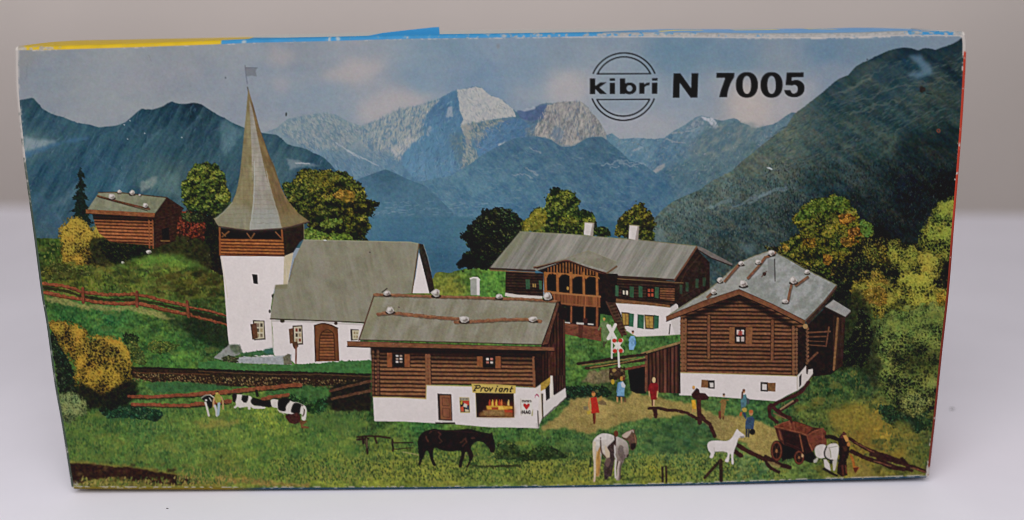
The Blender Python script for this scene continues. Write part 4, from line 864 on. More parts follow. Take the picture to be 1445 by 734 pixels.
for a, w in (('368,245 367,456',4.4),('698,268 696,466',4.4),('248,262 246,532',4.0),('230,262 232,532',4.0),('805,300 806,548',4.2)):
    stroke(C5(a), w, (112,72,48), n=(.25,2.4)); stroke(C5(a)+(w*.55,0), .9, (48,31,25), a=.8); stroke(C5(a)-(w*.55,0), .9, (48,31,25), a=.7)
for x, y0, y1 in ((238,262,532),(226,262,532),(808,305,548),(826,305,540),(880,300,480)):
    for yy in np.arange(y0, y1, 20.4): ell(C5('%g,%g' % (x, yy+8)), 2.0, 2.1, (122,82,56), n=(.2,2)); 
fill(C5('828,305 872,290 872,500 828,545'), (44,32,28), n=(.3,3)); 
for yy in np.arange(310, 540, 20.4): ell(C5('%g,%g' % (822, yy)), 1.8, 2.0, (112,78,56)); ell(C5('%g,%g' % (876, min(yy-8,486))), 1.8, 2.0, (96,66,48))
fill(C5('475,300 503,300 503,386 473,384'), (124,80,50), n=(.2,3)); fill(C5('560,300 594,300 592,388 560,386'), (124,80,50), n=(.2,3)); fill(C5('502,302 560,302 558,386 502,384'), (50,34,28))
panes(C5,508,308,554,380,2,2,None,[(190,170,160),(204,194,186)]); fill(C5('520,320 542,320 542,344 520,342'), (160,62,52), rough=.8, a=.8)
# roof
fill(np.vstack([C5('148,246 200,208'), B5('590,655 660,595 740,522 800,490 880,462 915,452 940,462 860,560 800,590 745,640'), C5('525,106 340,166')]), lambda X,Y: mix((134,136,124),(150,150,142),sm(-.4,.4,fbm(X,Y,8,171,3)))*(1+.07*fbm(X,Y,2.5,172,2))[...,None])
fill(np.vstack([B5('745,645 800,590 870,500 915,455 1000,500 1100,560'), B6('230,560 370,632'), C5('1028,86 960,172 868,268 700,186 525,106')]), lambda X,Y: mix((128,132,124),(152,154,150),sm(-.4,.4,fbm(X+Y*.4,Y,9,173,3)))*(1+.07*fbm(X,Y,2.5,174,2))[...,None])
stroke(np.vstack([B5('915,452 1000,497 1100,556'), B6('370,632')]), 1.6, (104,104,72), a=.8, rough=.8); stroke(np.vstack([C5('148,246'), B5('590,655 660,595 740,522 800,490 915,452')]), 1.5, (112,108,76), a=.7, rough=1)
fill(C5('146,244 340,162 525,102 700,180 866,264 866,290 700,208 525,132 340,196 148,270'), (112,70,48), n=(.2,4)); stroke(C5('148,270 340,197 525,133 700,209 864,291'), 1.2, (40,27,23)); stroke(C5('148,246 340,165 525,104 700,182 866,266'), .9, (70,50,40), a=.8)
fill(C5('866,264 960,168 1028,82 1034,98 960,200 880,288'), (62,44,38), n=(.2,3)); stroke(C5('868,268 960,174 1030,88'), 1.4, (110,84,60), a=.7)
ell(C5('868,296'), 3.6, 3.6, (160,124,80), rough=.6)
for a in ('880,488 845,535 790,596', '745,525 705,570 670,612', '1100,590 1070,612 1038,634', '1015,632 1006,670 998,712', '620,660 580,695', '930,465 890,485'): 
    stroke(B5(a)+(1,1.5), 3, (66,50,42), a=.7); stroke(B5(a), 3.2, (116,78,56), n=(.25,3))
fill(B5('892,498 930,500 930,585 896,572'), (122,124,120), a=.85); stroke(B5('929,498 931,612'), 1.4, (66,62,60)); ell(B5('876,575'), 2.6, 2.8, (58,42,36), rough=.8); stroke(B5('862,590 886,562'), 1.2, (84,56,48))
for p, r, w in (('912,466',4.6,1.2),('755,520',3.8,1.3),('843,512',4.0,1.2),('645,606',4.6,1.0),('766,624',6.0,1.15),('613,666',4.6,1.0),('1025,606',6.0,1.1),('983,716',3.8,1.4)): rock(B5(p), r, w)
rock(B6('215,565'), 3.6, 1.2)
# whitewashed base
fill(C5('218,535 520,545 826,553 826,628 770,655 720,684 560,672 400,660 214,652'), plaster)
fill(C5('824,555 872,498 880,520 906,516 908,545 862,600 826,630'), (206,196,188)); fill(C5('836,556 848,540 846,600 836,612'), (40,32,30)); stroke(C5('825,552 826,628'), 1, (168,158,140)); fill(C5('872,500 884,510 880,545 872,540'), (62,46,40)); stroke(C5('865,604 910,540'), 1.2, (62,46,40))
stroke(C5('220,536 430,540 825,554'), 1.3, (176,160,96), a=.8)
fill(C5('330,572 366,574 366,614 328,612'), (112,76,48), n=(.25,2)); fill(C5('364,574 398,576 398,620 364,616'), (38,30,28)); fill(C5('372,588 392,588 392,612 374,612'), (200,192,186)); 
fill(C5('636,584 674,586 674,634 636,632'), (38,30,28)); fill(C5('644,594 668,596 668,626 644,624'), (206,198,192)); fill(C5('672,588 714,588 712,634 674,632'), (112,78,48), n=(.25,2))
# shed
motif('shed_print')
fill(C4('755,445 850,415 850,572 800,570 770,555'), (30,24,23), rough=.8)
fill(C5('36,440 214,385 218,642 120,640 60,634 38,628'), stripes((88,54,42),(50,31,27),5.2,vert=True,k=.3,n=.25))
stroke(C5('42,445 42,630'), 3, (104,66,48), n=(.2,3)); stroke(C5('214,385 217,640'), 2.4, (40,28,25)); stroke(C5('20,438 120,408 216,380'), 3.2, (132,106,66), n=(.25,3)); stroke(C5('30,448 120,418 216,392'), 1.4, (48,34,28))
for a, w, c in (('498,416 600,402 760,378 845,368',4.2,(54,38,32)),('540,440 640,425 760,406 845,396',4.4,(60,42,34)),('520,424 650,408 800,384',1.4,(128,104,60)),('560,436 700,415 845,385',1.4,(132,106,60)),('740,445 845,425',3.2,(104,58,44))): stroke(C4(a), w, c, n=(.25,3), rough=.6)
fill(C4('660,440 740,430 750,490 700,500 660,500'), (60,44,32), rough=2, n=(.4,2)); 
for p in ('672,470','690,450','725,450','735,480','668,505'): ell(C4(p), 2.2, 1.8, (110,90,56), rough=.8)

# ---- provision shop -----------------------------------------------------------
motif('shop_print')
fill(C4('300,345 385,98 405,92 428,150 432,300 434,545 372,592 300,530 262,505'), stripes((62,38,30),(36,24,21),4.2,vert=True,k=.4,n=.25))
fill(C4('385,100 440,130 445,180 420,190 400,170'), (38,27,23), rough=2); 
fill(C4('345,395 372,300 382,400 380,500 345,500'), (84,46,36), n=(.3,3,9), a=.7)
LOGS = stripes((116,74,48),(50,31,24),5.75,.012,k=.3,n=.2,hl=(142,96,64))
fill(C3('122,325 988,345 978,540 872,532 645,525 410,525 410,600 135,590'), LOGS)
fill(C3('120,320 1040,345 1000,380 980,384 560,372 160,362 122,370'), (32,23,20), soft=.8, a=.88)
fill(C3('122,360 560,372 980,384 980,415 560,404 124,395'), (32,23,20), soft=2.0, a=.5)
for x, y0, y1 in ((132,350,585),(158,350,588),(410,372,592),(424,372,524),(965,385,535)):
    stroke(C3('%d,%d %d,%d' % (x,y0,x+4,y1)), 4.0, (74,46,34) if x < 200 else (120,74,48), n=(.25,2.4)); stroke(C3('%d,%d %d,%d' % (x+8,y0,x+12,y1)), 1.1, (36,25,22), a=.8)
    for yy in np.arange(y0+6, y1-6, 21.2): ell(C3('%g,%g' % (x+2, yy)), 2.0, 2.0, (120,80,54) if x > 200 else (96,64,46))
fill(C3('968,385 1005,350 1010,530 985,545 978,530'), (44,30,26), n=(.3,2.5))
for x0, x1, y0, y1 in ((206,233,360,434),(297,326,368,434),(672,702,378,432),(768,797,378,440)):
    fill(C3('%d,%d %d,%d %d,%d %d,%d' % (x0,y0,x1,y0,x1,y1,x0,y1)), (134,76,46), n=(.2,3)); stroke(C3('%d,%d %d,%d' % (x1,y0,x1,y1)), 1, (56,34,26), a=.8)
for x0, x1, y0, y1 in ((236,296,364,432),(704,766,380,436)):
    fill(C3('%d,%d %d,%d %d,%d %d,%d' % (x0,y0,x1,y0,x1,y1,x0,y1)), (32,26,26)); panes(C3, x0+12,y0+4,x1-8,y1-18,2,3 if x0 < 300 else 2,None,[(196,188,182),(150,128,112)] if x0 < 300 else [(206,190,180),(176,104,92)])
fill(np.vstack([C3('133,588 270,590 408,598 410,526 645,532'), D3('760,66'), D4('120,70 200,74 266,76 300,40 332,14 340,20 345,120 424,78 426,140 380,182 290,262 286,120 274,116 262,318 256,322 180,318 60,316 0,314'), D3('930,318 830,312 720,302 600,294 530,290 340,280 165,278')]), plaster)
stroke(C3('134,588 270,590 408,598 410,528 645,533'), 1.4, (178,160,92), a=.8)
fill(E1('0,95 50,98 50,135 0,140'), (120,70,46), a=.0)
# corner and side front
fill(E1('880,160 935,120 950,110 955,210 990,230 1005,330 960,560 925,640 905,560 925,300'), (212,200,190))
fill(E1('945,105 1060,25 1075,10 1065,110 1000,175 945,205'), (168,132,54), n=(.25,3)); fill(E1('1005,170 1060,110 1062,300 1015,330'), (42,30,30), n=(.2,3)); fill(E1('1068,5 1100,0 1110,270 1068,290'), (212,204,190)); fill(E1('1110,0 1255,0 1265,165 1120,275'), stripes((64,42,34),(38,26,23),3.6,vert=True))
fill(E1('950,235 975,232 980,545 962,560'), (48,34,32)); stroke(E1('955,240 965,550'), .9, (178,150,80), a=.6); fill(E1('898,450 915,455 925,640 908,690'), (70,64,58), a=.8); stroke(E1('888,620 893,700'), 1, (150,146,136), a=.5)
fill(E1('975,380 1010,330 1265,160 1275,280 1100,430 985,552'), (208,200,194)); stroke(E1('965,560 1100,440 1275,290'), 1.6, (48,44,36), a=.8, rough=.6)
# arrow mark
stroke(E1('874,264 895,240 918,272'), 1.2, (160,58,92)); stroke(E1('885,250 912,252'), 1.0, (160,58,92)); stroke(E1('874,270 872,288'), .7, (176,90,110))
# door, step
fill(D3('549,110 634,114 641,278 556,272'), (52,34,28)); fill(D3('564,120 630,122 636,270 568,266'), (124,76,52), n=(.15,4,8)); 
for a in ('578,135 620,137 622,185 580,183', '580,200 623,202 626,255 583,252'): stroke(np.vstack([D3(a), D3(a)[:1]]), .8, (84,50,36))
fill(D3('535,284 655,284 660,296 540,296'), (50,38,34), rough=.6); fill(D3('560,272 640,276 640,284 560,282'), (196,186,176))
# poster with a figure
fill(D3('682,132 744,134 748,228 688,228'), (182,160,96)); fill(D3('685,136 741,137 741,150 686,149'), (204,192,170)); 
for k in range(6): stroke(D3('%d,139 %d,147' % (690+k*9, 690+k*9)), 1.1, (46,40,40))
fill(D3('686,152 742,152 745,222 690,222'), (40,36,40)); fill(D3('700,155 742,153 742,180 722,185'), (188,62,46), rough=.6); fill(D3('688,195 706,185 712,218 692,220'), (196,84,54), rough=.6); fill(D3('712,168 732,176 728,196 706,190'), (196,186,166), rough=.6); ell(D3('735,196'), 1.6, 2.6, (60,72,96)); fill(D3('716,205 740,208 742,220 718,220'), (190,178,140), rough=.5); fill(D3('690,156 704,154 700,176 690,178'), (180,150,58), rough=.5)
# shop window with goods
fill(E1('98,222 598,228 604,545 112,545'), (150,122,60)); fill(E1('104,224 594,232 600,536 116,538'), (46,26,24), n=(.15,4))
fill(smooth(E1('150,520 200,470 260,390 300,330 340,310 420,330 560,360 590,380 592,520 400,530')), (120,54,24), soft=2.5, a=.75, n=(.3,3))
fill(E1('160,480 250,450 480,440 580,470 580,530 140,530'), (128,92,50), soft=1.2, a=.8, n=(.35,2))
fill(E1('240,395 300,385 580,400 582,430 480,445 250,440'), (206,150,52), rough=.6, soft=.5, n=(.2,2))
for x, c in ((285,(180,62,36)),(322,(222,170,66)),(350,(150,44,30)),(372,(222,164,60)),(410,(176,52,36)),(438,(206,96,50)),(528,(212,176,96))):
    fill(E1('%d,%d %d,%d %d,%d %d,%d %d,%d %d,%d' % (x-14,390,x-14,345,x-5,330,x-4,312,x+8,312,x+14,390)), c, soft=.25, rough=.3)
fill(E1('310,412 395,412 395,440 310,440'), (148,56,34)); fill(E1('470,440 580,448 580,480 480,478'), (168,60,36), soft=.4); fill(E1('480,480 580,486 580,530 490,530'), (140,84,44), a=.7); fill(E1('200,455 300,445 470,450 470,520 220,520'), (150,124,76), a=.5, soft=.6, n=(.4,1.5))
fill(E1('400,395 450,390 470,440 400,440'), (226,186,80), a=.7)
# name board
fill(E1('48,105 330,108 622,130 618,232 330,224 62,222'), (196,168,84), n=(.06,5)); stroke(E1('48,105 622,130'), .9, (150,120,56), a=.7)
INKB = (44,38,34)
def pen(fn, segs, w, col=INKB):
    for s_ in segs: stroke(smooth(fn(s_), 4, False) if s_.count(' ') > 1 else fn(s_), w, col)
pen(E1, ('118,130 82,200', '108,132 150,130 162,142 150,160 108,166'), 1.6); pen(E1, ('88,130 118,130', '72,198 104,198'), 1.0)
pen(E1, ('184,158 168,202', '180,172 200,156 214,158'), 1.6)
pen(E1, ('246,158 228,166 222,190 238,202 258,194 264,172 246,158',), 1.7)
pen(E1, ('284,160 290,202', '290,202 322,160'), 1.6)
pen(E1, ('376,164 360,206',), 1.7); ell(E1('386,138'), 1.0, 1.0, INKB)
pen(E1, ('446,170 426,166 408,186 416,208 434,200 446,182', '452,168 438,208'), 1.7)
pen(E1, ('484,168 466,210', '480,188 502,170 520,178 508,210'), 1.8)
pen(E1, ('572,148 548,206 560,210',), 1.7); pen(E1, ('548,174 586,172',), 1.2)
# coffee sign
fill(E1('682,300 836,305 846,525 690,518'), (214,206,196)); stroke(E1('684,302 690,516'), .7, (160,130,110), a=.7)
for k, x in enumerate((706,728,750,770,790,814)):
    stroke(E1('%d,322 %d,344' % (x, x+1)), 1.2, (62,48,44)); stroke(E1('%d,%d %d,%d' % (x, 324+(k % 2)*10, x+12, 324+(k % 2)*9)), .8, (80,64,58))
HEART = E1('762,442 735,412 720,390 720,372 734,362 750,366 761,380 774,366 790,362 803,372 802,390 788,412')
fill(smooth(HEART,3), (178,44,38))
for s_ in ('708,455 710,492', '732,455 734,492', '710,474 732,474', '750,492 762,456 774,492', '754,480 770,480'): stroke(E1(s_), 1.3, (50,40,38))
pen(E1, ('808,460 794,456 786,474 794,492 808,490 808,476',), 1.3, (50,40,38)); stroke(E1('690,465 690,490'), 1, (70,56,50)); fill(E1('830,470 846,430 842,520 824,526'), (150,140,84), a=.8)
# roof
fill(C3('140,58 460,66 800,82 1086,94 1050,200 1008,316 600,306 60,292 100,180'), lambda X,Y: mix((124,119,98),(140,135,117),sm(-.5,.5,fbm(X+Y*.4,Y,14,181,3,20)))*(1+.05*fbm(X,Y,2.2,182,3)+.06*fbm(X+Y*.3,Y,3,183,2,22))[...,None])
fill(C3('140,60 200,66 110,290 62,290'), (120,118,84), soft=2, a=.5, lab=False); stroke(C3('62,292 600,306 1008,317'), 1.2, (58,46,38), a=.9)
stroke(C3('140,58 96,190 60,294'), 1.8, (84,58,44))
fill(C3('0,300 200,304 560,318 1072,330 1072,350 560,338 130,330 0,326'), (116,74,50), n=(.22,5,2)); stroke(C3('0,327 130,331 560,340 1072,352'), 1.4, (40,28,24)); stroke(C3('0,300 200,304 560,318 1072,331'), .9, (74,50,38), a=.8)
fill(C3('1086,92 1098,106 1060,230 1040,312 1006,320 1050,200'), (92,58,44), n=(.22,3)); stroke(C3('1086,94 1050,204 1008,318'), 1.3, (44,30,26)); stroke(C3('1100,110 1064,230 1044,314'), 1.2, (44,30,26))
fill(C3('820,52 900,66 1000,72 1000,82 880,76 818,64'), (200,190,180), rough=.6, a=.9)
for a, w in (('140,58 300,62 480,68 760,76',3.6),('760,78 900,80 1080,92',3.6),('160,158 230,152 400,170 575,184',4.4),('560,200 640,198 800,188 930,186 1000,196',4.2)):
    stroke(C3(a)+(0.4,1.8), w*.8, (70,54,42), a=.65, rough=.8); stroke(C3(a), w, (122,80,56), n=(.28,3.5), rough=.9); stroke(C3(a)-(0,.9), 1.0, (158,118,84), a=.5, rough=.8, n=(.4,4))
for p, r, w in (('206,50',4.8,1.3),('458,50',6.2,1.2),('784,68',4.2,1.4),('1036,66',6.2,1.2),('222,138',5.2,1.4),('604,184',5.8,1.4),('962,184',4.8,1.4)): rock(C3(p), r, w)
stroke(C3('180,46 206,26'), 1.2, (44,36,34)); ell(C3('268,124'), .9, .8, (64,56,50)); 

# ---- people -------------------------------------------------------------------
SKIN = (176,124,84)
def person(fn, head, body, col, legs, legc, arms=(), hair=None, hs=1.9):
    motif('person_print')
    for l in legs: stroke(fn(l), 2.2, legc, n=(.2,2))
    fill(fn(body), col, rough=.5, rs=2, n=(.2,2.5))
    for a in arms: stroke(fn(a), 1.7, col, n=(.2,2))
    ell(fn(head), hs*.85, hs*1.15, SKIN)
    if hair: q = fn(head); ell((q[0,0], q[0,1]-hs*.6), hs*.9, hs*.75, hair)
motif('person_print')
fill(F4('195,370 275,400 280,440 190,430'), (84,66,48), rough=1.2, a=.6, lab=False); fill(F4('30,450 80,455 75,490 30,490'), (84,78,70), rough=1, a=.6, lab=False)
stroke(F4('150,520 152,580 145,636'), 2.4, (120,56,36)); stroke(F4('135,520 138,590 142,636'), 2.4, (96,42,30)); fill(F4('102,358 168,350 180,400 200,520 112,530 112,440'), (176,40,30), rough=.5, n=(.14,2)); stroke(smooth(F4('98,365 86,420 96,480 110,500'),4,False), 2.0, (196,128,70)); fill(F4('60,510 100,492 108,530 70,545'), (180,152,54), rough=.6); fill(F4('172,400 190,360 225,335 230,375 200,395'), (162,126,60), rough=.8); ell(F4('136,318'), 2.7, 3.6, (196,122,60)); ell(F4('134,298'), 2.2, 1.4, (120,74,42)); ell(F4('172,285'), 2.4, 2.0, (110,100,56), rough=.6, a=.7)
motif('person_print')
stroke(F4('394,350 396,400'), 2.4, (176,128,76)); stroke(F4('440,350 442,408'), 2.4, (180,134,80)); fill(F4('458,345 490,360 495,410 460,405'), (96,58,44), rough=.8, a=.7); fill(F4('405,192 450,180 478,215 470,345 388,345 400,250'), (104,150,184), rough=.5, n=(.12,2.5)); fill(F4('432,205 455,178 485,225 478,248 445,245'), (186,190,196), rough=.5); stroke(F4('404,200 392,300'), 1.6, (80,120,156)); stroke(F4('392,344 468,346'), 1.4, (46,58,70)); ell(F4('442,150'), 2.3, 3.4, (180,124,54)); ell(F4('465,150'), 1.6, 2.6, (96,50,38))
ell(F4('346,185'), 2.4, 3.8, (176,142,40), rough=.7); fill(F4('325,40 400,20 440,50 430,110 340,120'), (72,52,38), rough=1.6, n=(.4,2), a=.85); ell(F4('360,60'), 2.6, 2.6, (150,120,62), rough=.8); ell(F4('416,12'), 2.0, 1.8, (196,190,180), rough=.4)
motif('person_print')
stroke(F4('776,380 778,440'), 2.2, (84,36,32)); stroke(F4('794,380 792,442'), 2.4, (200,158,112)); fill(F4('758,200 825,196 842,225 838,290 825,378 762,380 750,300 742,240'), (128,30,32), rough=.5, n=(.15,2.5)); stroke(F4('748,220 738,290'), 2.0, (122,30,32)); stroke(F4('742,290 746,340'), 1.8, (198,150,100)); stroke(F4('836,290 828,350'), 1.8, (198,160,100)); ell(F4('794,165'), 2.6, 4.0, (206,176,124)); fill(F4('790,480 830,480 835,560 800,572 792,530'), (72,42,38), rough=.8)
person(C4, '633,186', '618,200 655,200 662,235 650,300 628,300 620,240', (96,116,74), ('632,300 632,326','645,300 640,310'), (70,66,44), ('618,210 604,240','655,210 665,230'), (176,150,64))
person(E5, '463,212', '442,250 478,250 492,290 490,340 468,396 424,394 420,340', (112,158,196), (), (80,60,50), ('442,258 424,300',), (96,60,48), 2.0)
fill(E5('484,280 498,320 488,360 478,330'), (70,116,160), rough=.4)
person(E6, '115,45', '96,150 130,150 138,225 104,228', (206,150,42), ('108,225 106,250','130,225 128,250'), (176,130,70), (), (206,150,70), 2.2)
person(E6, '376,108', '352,150 392,150 398,170 382,260 368,305 346,300 350,200', (126,96,52), ('352,290 344,312','372,290 370,312'), (90,52,40), ('355,150 395,150 415,150','360,150 345,170'), (84,66,48))
fill(E6('330,250 350,240 352,300 330,306'), (104,50,40), rough=.5)
person(E6, '548,75', '535,108 565,100 575,150 565,205 525,210 520,150', (74,112,120), ('532,210 528,240','552,205 545,235'), (80,96,90), ('565,115 580,170',), (112,66,44), 2.4)
fill(E6('528,80 545,70 540,130 524,150'), (96,60,42), rough=.5); fill(E6('568,130 596,140 596,180 574,195'), (64,72,74), rough=.6)
motif('person_print')
ell(E6('555,236'), 3.6, 3.0, (176,150,64), rough=.8); fill(E6('515,258 535,250 530,290 508,288'), (176,92,44), rough=.6)
person(E6, '610,262', '578,300 625,290 640,320 632,400 560,400 562,340', (52,72,96), ('572,398 570,464','592,398 588,466','575,380 570,420'), (40,48,58), ('565,310 552,280','630,310 628,380'), (176,96,50), 3.4)
ell(E6('622,425'), 4.0, 4.4, (30,28,32), rough=.6); fill(E6('535,260 560,255 575,300 550,300'), (48,64,84), rough=.6)
motif('signpost_print')
fill(E6('96,100 128,60 140,45 162,60 168,88 215,92 250,130 236,148 180,152 140,150 104,130'), (62,32,32), rough=.6, n=(.2,3)); stroke(E6('158,140 162,250 168,345'), 6.4, (70,38,34), n=(.25,3))
# crossing signs
motif('crossing_sign_print')
stroke(E5('246,290 244,478'), 2.6, (202,196,188)); stroke(E5('205,145 280,275'), 4.6, (214,208,198)); stroke(E5('282,135 208,278'), 4.6, (214,208,198)); fill(E5('190,150 232,130 260,200 295,275 250,290 190,285 222,215'), (212,206,196), a=.85)
motif('crossing_sign_print')
stroke(E5('312,400 320,570'), 2.8, (210,204,196)); 
for a in ('262,300 350,405', '345,295 262,410'): stroke(E5(a), 5.2, (214,204,190))
for p in ('272,300','334,298','276,406','338,404'): ell(E5(p), 3.1, 2.9, (182,54,42), rough=.6)
fill(E5('285,325 325,325 332,380 282,380'), (214,206,196))

# ---- logs, fences and the cart -------------------------------------------------
motif('fence_print')
for a, w in (('70,200 120,198 180,210 240,212 300,228 360,262',4.4),('360,262 400,265 440,300 470,370',5.4),('380,240 400,260',6),('100,205 108,250',5)): stroke(D5(a), w, (64,36,32), n=(.25,3), rough=.8)
for a, w in (('600,420 660,455 730,490 800,520 870,545 925,560',6),('590,460 630,490',6),('770,500 790,550 860,590',4),('575,455 610,480',5)): stroke(D5(a), w, (62,34,30), n=(.25,3), rough=.8)
for a, w in (('408,622 450,575 505,515',4.4),('506,520 508,640',5.2),('150,560 152,645',3.6),('172,556 174,648',3.2)): stroke(D5(a), w, (58,44,34), n=(.3,3))
for a, w in (('800,200 850,165 960,120 1000,95 1040,40',5),('860,215 920,180 970,150',5),('810,180 860,225 930,265',5),('800,190 805,250 850,285',5),('990,90 1030,60',3)): stroke(D5(a), w, (66,36,34), n=(.25,3), rough=.6)
stroke(D5('870,205 945,155'), 2.2, (150,120,84)); stroke(D5('830,230 900,262'), 1.6, (120,84,60))
for a, w in (('470,385 540,430 620,470 700,490 800,530',5),('480,460 560,500 660,530 720,560 800,570',6),('600,480 700,510 800,540 940,585',5.2),('640,510 760,560 850,580',4),('560,440 640,470',4),('790,510 830,560',6)): stroke(D6(a), w, (58,34,30), n=(.3,3), rough=.8)
for a in ('500,405 620,468','620,520 720,552','840,560 930,588'): stroke(D6(a), 1.6, (108,66,48), n=(.3,3), rough=.8)
motif('fence_print')
for a, w in (('60,375 130,368 200,372 260,380',2.8),('60,390 130,385',3.0),('115,375 124,475',3.4),('275,390 278,458',2.8),('285,408 400,410',1.8),('170,380 178,410',3),('90,375 100,410',3.4),('280,450 400,440',1.4)): stroke(D3(a), w, (54,42,32), n=(.3,3), rough=.6)
stroke(D3('118,385 120,440'), 1, (150,140,100), a=.5)
stroke(D3('340,468 400,475 440,486'), 1.6, (156,150,96), a=.8, rough=.6); stroke(D3('700,480 780,490'), 1.4, (110,84,60), a=.6); stroke(D3('770,550 880,556 1036,545'), 2.6, (50,54,34), a=.8, rough=1); stroke(D4('0,552 60,556 150,548'), 3, (52,54,34), a=.7, rough=1)
motif('cart_print')
fill(F2('150,280 250,300 400,330 520,400 560,470 520,530 460,520 420,500 330,470 200,500 180,520'), (30,23,24), rough=1.2, lab=True)
fill(F2('98,130 180,95 270,70 340,75 430,105 520,140 630,150 662,190 668,330 560,345 520,400 440,430 400,420 300,360 200,330 140,270'), (74,40,33), n=(.25,3.5))
fill(F2('110,135 185,100 270,80 340,82 430,112 520,146 500,170 455,215 380,195 270,165 180,150'), (104,52,36), n=(.28,3)); fill(F2('462,228 540,178 628,156 664,192 668,330 560,345 512,392'), (102,54,40), n=(.25,3.5)); fill(F2('140,165 250,180 370,215 445,240 480,340 520,395 440,430 390,405 300,355 205,325 150,270'), (50,29,29), n=(.25,4))
fill(F2('130,150 160,150 190,250 205,330 150,275'), (84,46,38), n=(.25,3))
for a, w in (('100,134 190,150 270,172 380,198 458,228',1.9),('458,228 540,178 632,154',1.9),('374,222 390,300 410,400',2.0),('456,232 480,320 512,392',2.0),('310,90 318,160',1.6),('262,76 280,150',2.6),('150,180 175,270',1.5),('618,170 624,300',1.2),('100,134 190,92 275,70',1.4)): stroke(F2(a), w, (124,70,48), n=(.3,3))
stroke(F2('230,310 330,350 390,380'), .9, (70,44,38)); stroke(F2('270,30 285,80'), 3.4, (70,38,32))
for c, rx, ry in (('122,398',7.6,14.2),('368,470',6.6,9.6)):
    ell(F2(c), rx*1.12, ry*1.06, (66,36,32), rough=.5); ell(F2(c), rx*.98, ry*.97, (104,56,40), n=(.25,2)); ell(F2(c), rx*.74, ry*.78, (44,28,28), rough=.4)
    q = F2(c)[0]
    for k in range(5): stroke([q,(q[0]+rx*.72*math.cos(k*1.26+.3),q[1]+ry*.78*math.sin(k*1.26+.3))], 1.1, (84,48,38), a=.8)
    ell(F2(c), rx*.22, ry*.2, (140,90,58))
fill(F2('395,425 418,440 414,470 392,462'), (190,150,106), rough=.5); stroke(F2('0,455 70,490 150,545 265,575'), 4.6, (56,32,29), n=(.3,3), rough=.8); stroke(F2('20,520 60,590 145,630'), 3.6, (54,32,29), n=(.3,3), rough=.8); stroke(F2('665,240 740,250 800,275'), 5.4, (44,28,28), rough=.8)
fill(F2('20,510 90,520 170,560 140,590 60,560'), (140,124,74), rough=1.2, a=.7, n=(.3,2), lab=False)
motif('driver_print')
fill(F2('790,290 812,240 850,185 885,205 880,250 905,290 920,340 920,400 900,470 880,500 895,600 895,665 830,672 780,640 790,540 800,480 795,400 805,350'), (46,28,27), rough=1.2, n=(.35,2.5)); fill(F2('815,250 850,190 880,208 872,240 842,262'), (92,48,40), rough=.6); fill(F2('846,230 880,222 905,262 910,295 880,300 860,262'), (196,136,70), rough=.6); ell(F2('908,325'), 2.4, 3.2, (178,112,56), rough=.5); fill(F2('840,350 890,340 890,395 860,405'), (80,44,34), a=.8, rough=.6)
fill(F2('918,430 945,440 970,500 985,560 1030,580 985,640 960,600 945,520'), (164,94,40), rough=.8, n=(.25,2)); fill(F2('955,580 1020,575 985,640 968,620'), (96,44,32), rough=.6); stroke(F2('840,560 850,660'), 3, (84,44,34)); stroke(F2('875,560 885,640'), 2.0, (98,54,36)); 
motif('horse_print')
fill(smooth(F2('538,400 548,355 590,330 640,328 668,345 690,330 720,318 780,320 800,360 795,430 782,490 778,530 762,600 740,610 736,540 715,500 700,490 660,472 600,478 555,455')), (208,198,192), rough=.4, n=(.07,4)); fill(smooth(F2('655,345 700,350 716,420 712,480 670,480 645,430')), (196,186,178), rough=.4)
fill(F2('636,490 665,490 700,540 712,612 680,605 645,570'), (206,196,188), rough=.4); fill(F2('524,500 560,470 580,475 560,520 528,530'), (176,172,158), rough=.8); fill(smooth(F2('705,360 730,332 780,330 796,370 790,430 760,480 726,470 708,420')), (214,206,200), rough=.4)
stroke(smooth(F2('668,350 645,410 655,465 700,495 735,500'),4,False), 2.0, (34,30,30)); ell(F2('716,520'), 2.4, 2.8, (52,48,48), rough=.5); stroke(smooth(F2('700,370 712,420 716,470'),4,False), .9, (110,112,76), a=.8); stroke(F2('690,365 790,345'), .9, (130,124,112), a=.8); fill(F2('745,490 780,492 770,560 758,600 742,560'), (190,178,164), rough=.5)
stroke(F2('640,590 700,630 780,668'), 3.6, (46,30,28), rough=.6); fill(F2('672,670 710,676 706,700 676,698'), (150,146,80), rough=.8)

# ---- animals -------------------------------------------------------------------
motif('horse_print')
fill(smooth(D3('430,400 442,365 470,340 500,330 530,325 600,332 680,330 740,324 800,340 850,350 872,352 882,346 888,366 896,402 902,440 894,468 872,466 864,444 840,416 820,404 790,402 766,418 754,445 768,482 764,508 750,530 737,558 724,556 742,520 734,470 719,470 712,502 700,535 697,558 681,557 684,520 693,488 690,458 640,463 580,456 536,440 523,470 526,510 542,546 524,549 505,505 495,465 480,460 470,490 456,515 446,545 431,541 440,510 436,470 431,430'),3), (38,27,27), rough=.3, n=(.25,5))
for a in ('555,345 570,360 560,375 575,400 560,410', '690,405 720,385 728,405 700,430', '480,370 492,400', '760,380 775,385', '515,340 500,350'): stroke(D3(a), 2.0, (96,58,44), a=.6, rough=1.2)
fill(D3('430,400 450,380 462,440 455,500 440,520 434,470'), (30,22,24), a=.7, rough=.5); stroke(D3('520,335 680,338 790,350'), 1.4, (66,48,44), a=.5, rough=.6)
motif('horse_print')
body = smooth(F1('92,250 100,195 135,150 190,116 240,112 300,122 340,140 380,150 430,172 480,205 502,250 506,330 492,380 462,400 448,440 425,480 410,560 405,620 395,655 360,640 372,560 372,450 350,400 338,450 322,520 310,600 280,612 262,640 230,640 220,520 230,450 246,392 215,360 196,345 190,420 178,560 160,612 130,605 128,640 118,672 96,665 104,600 104,480 100,380'),3)
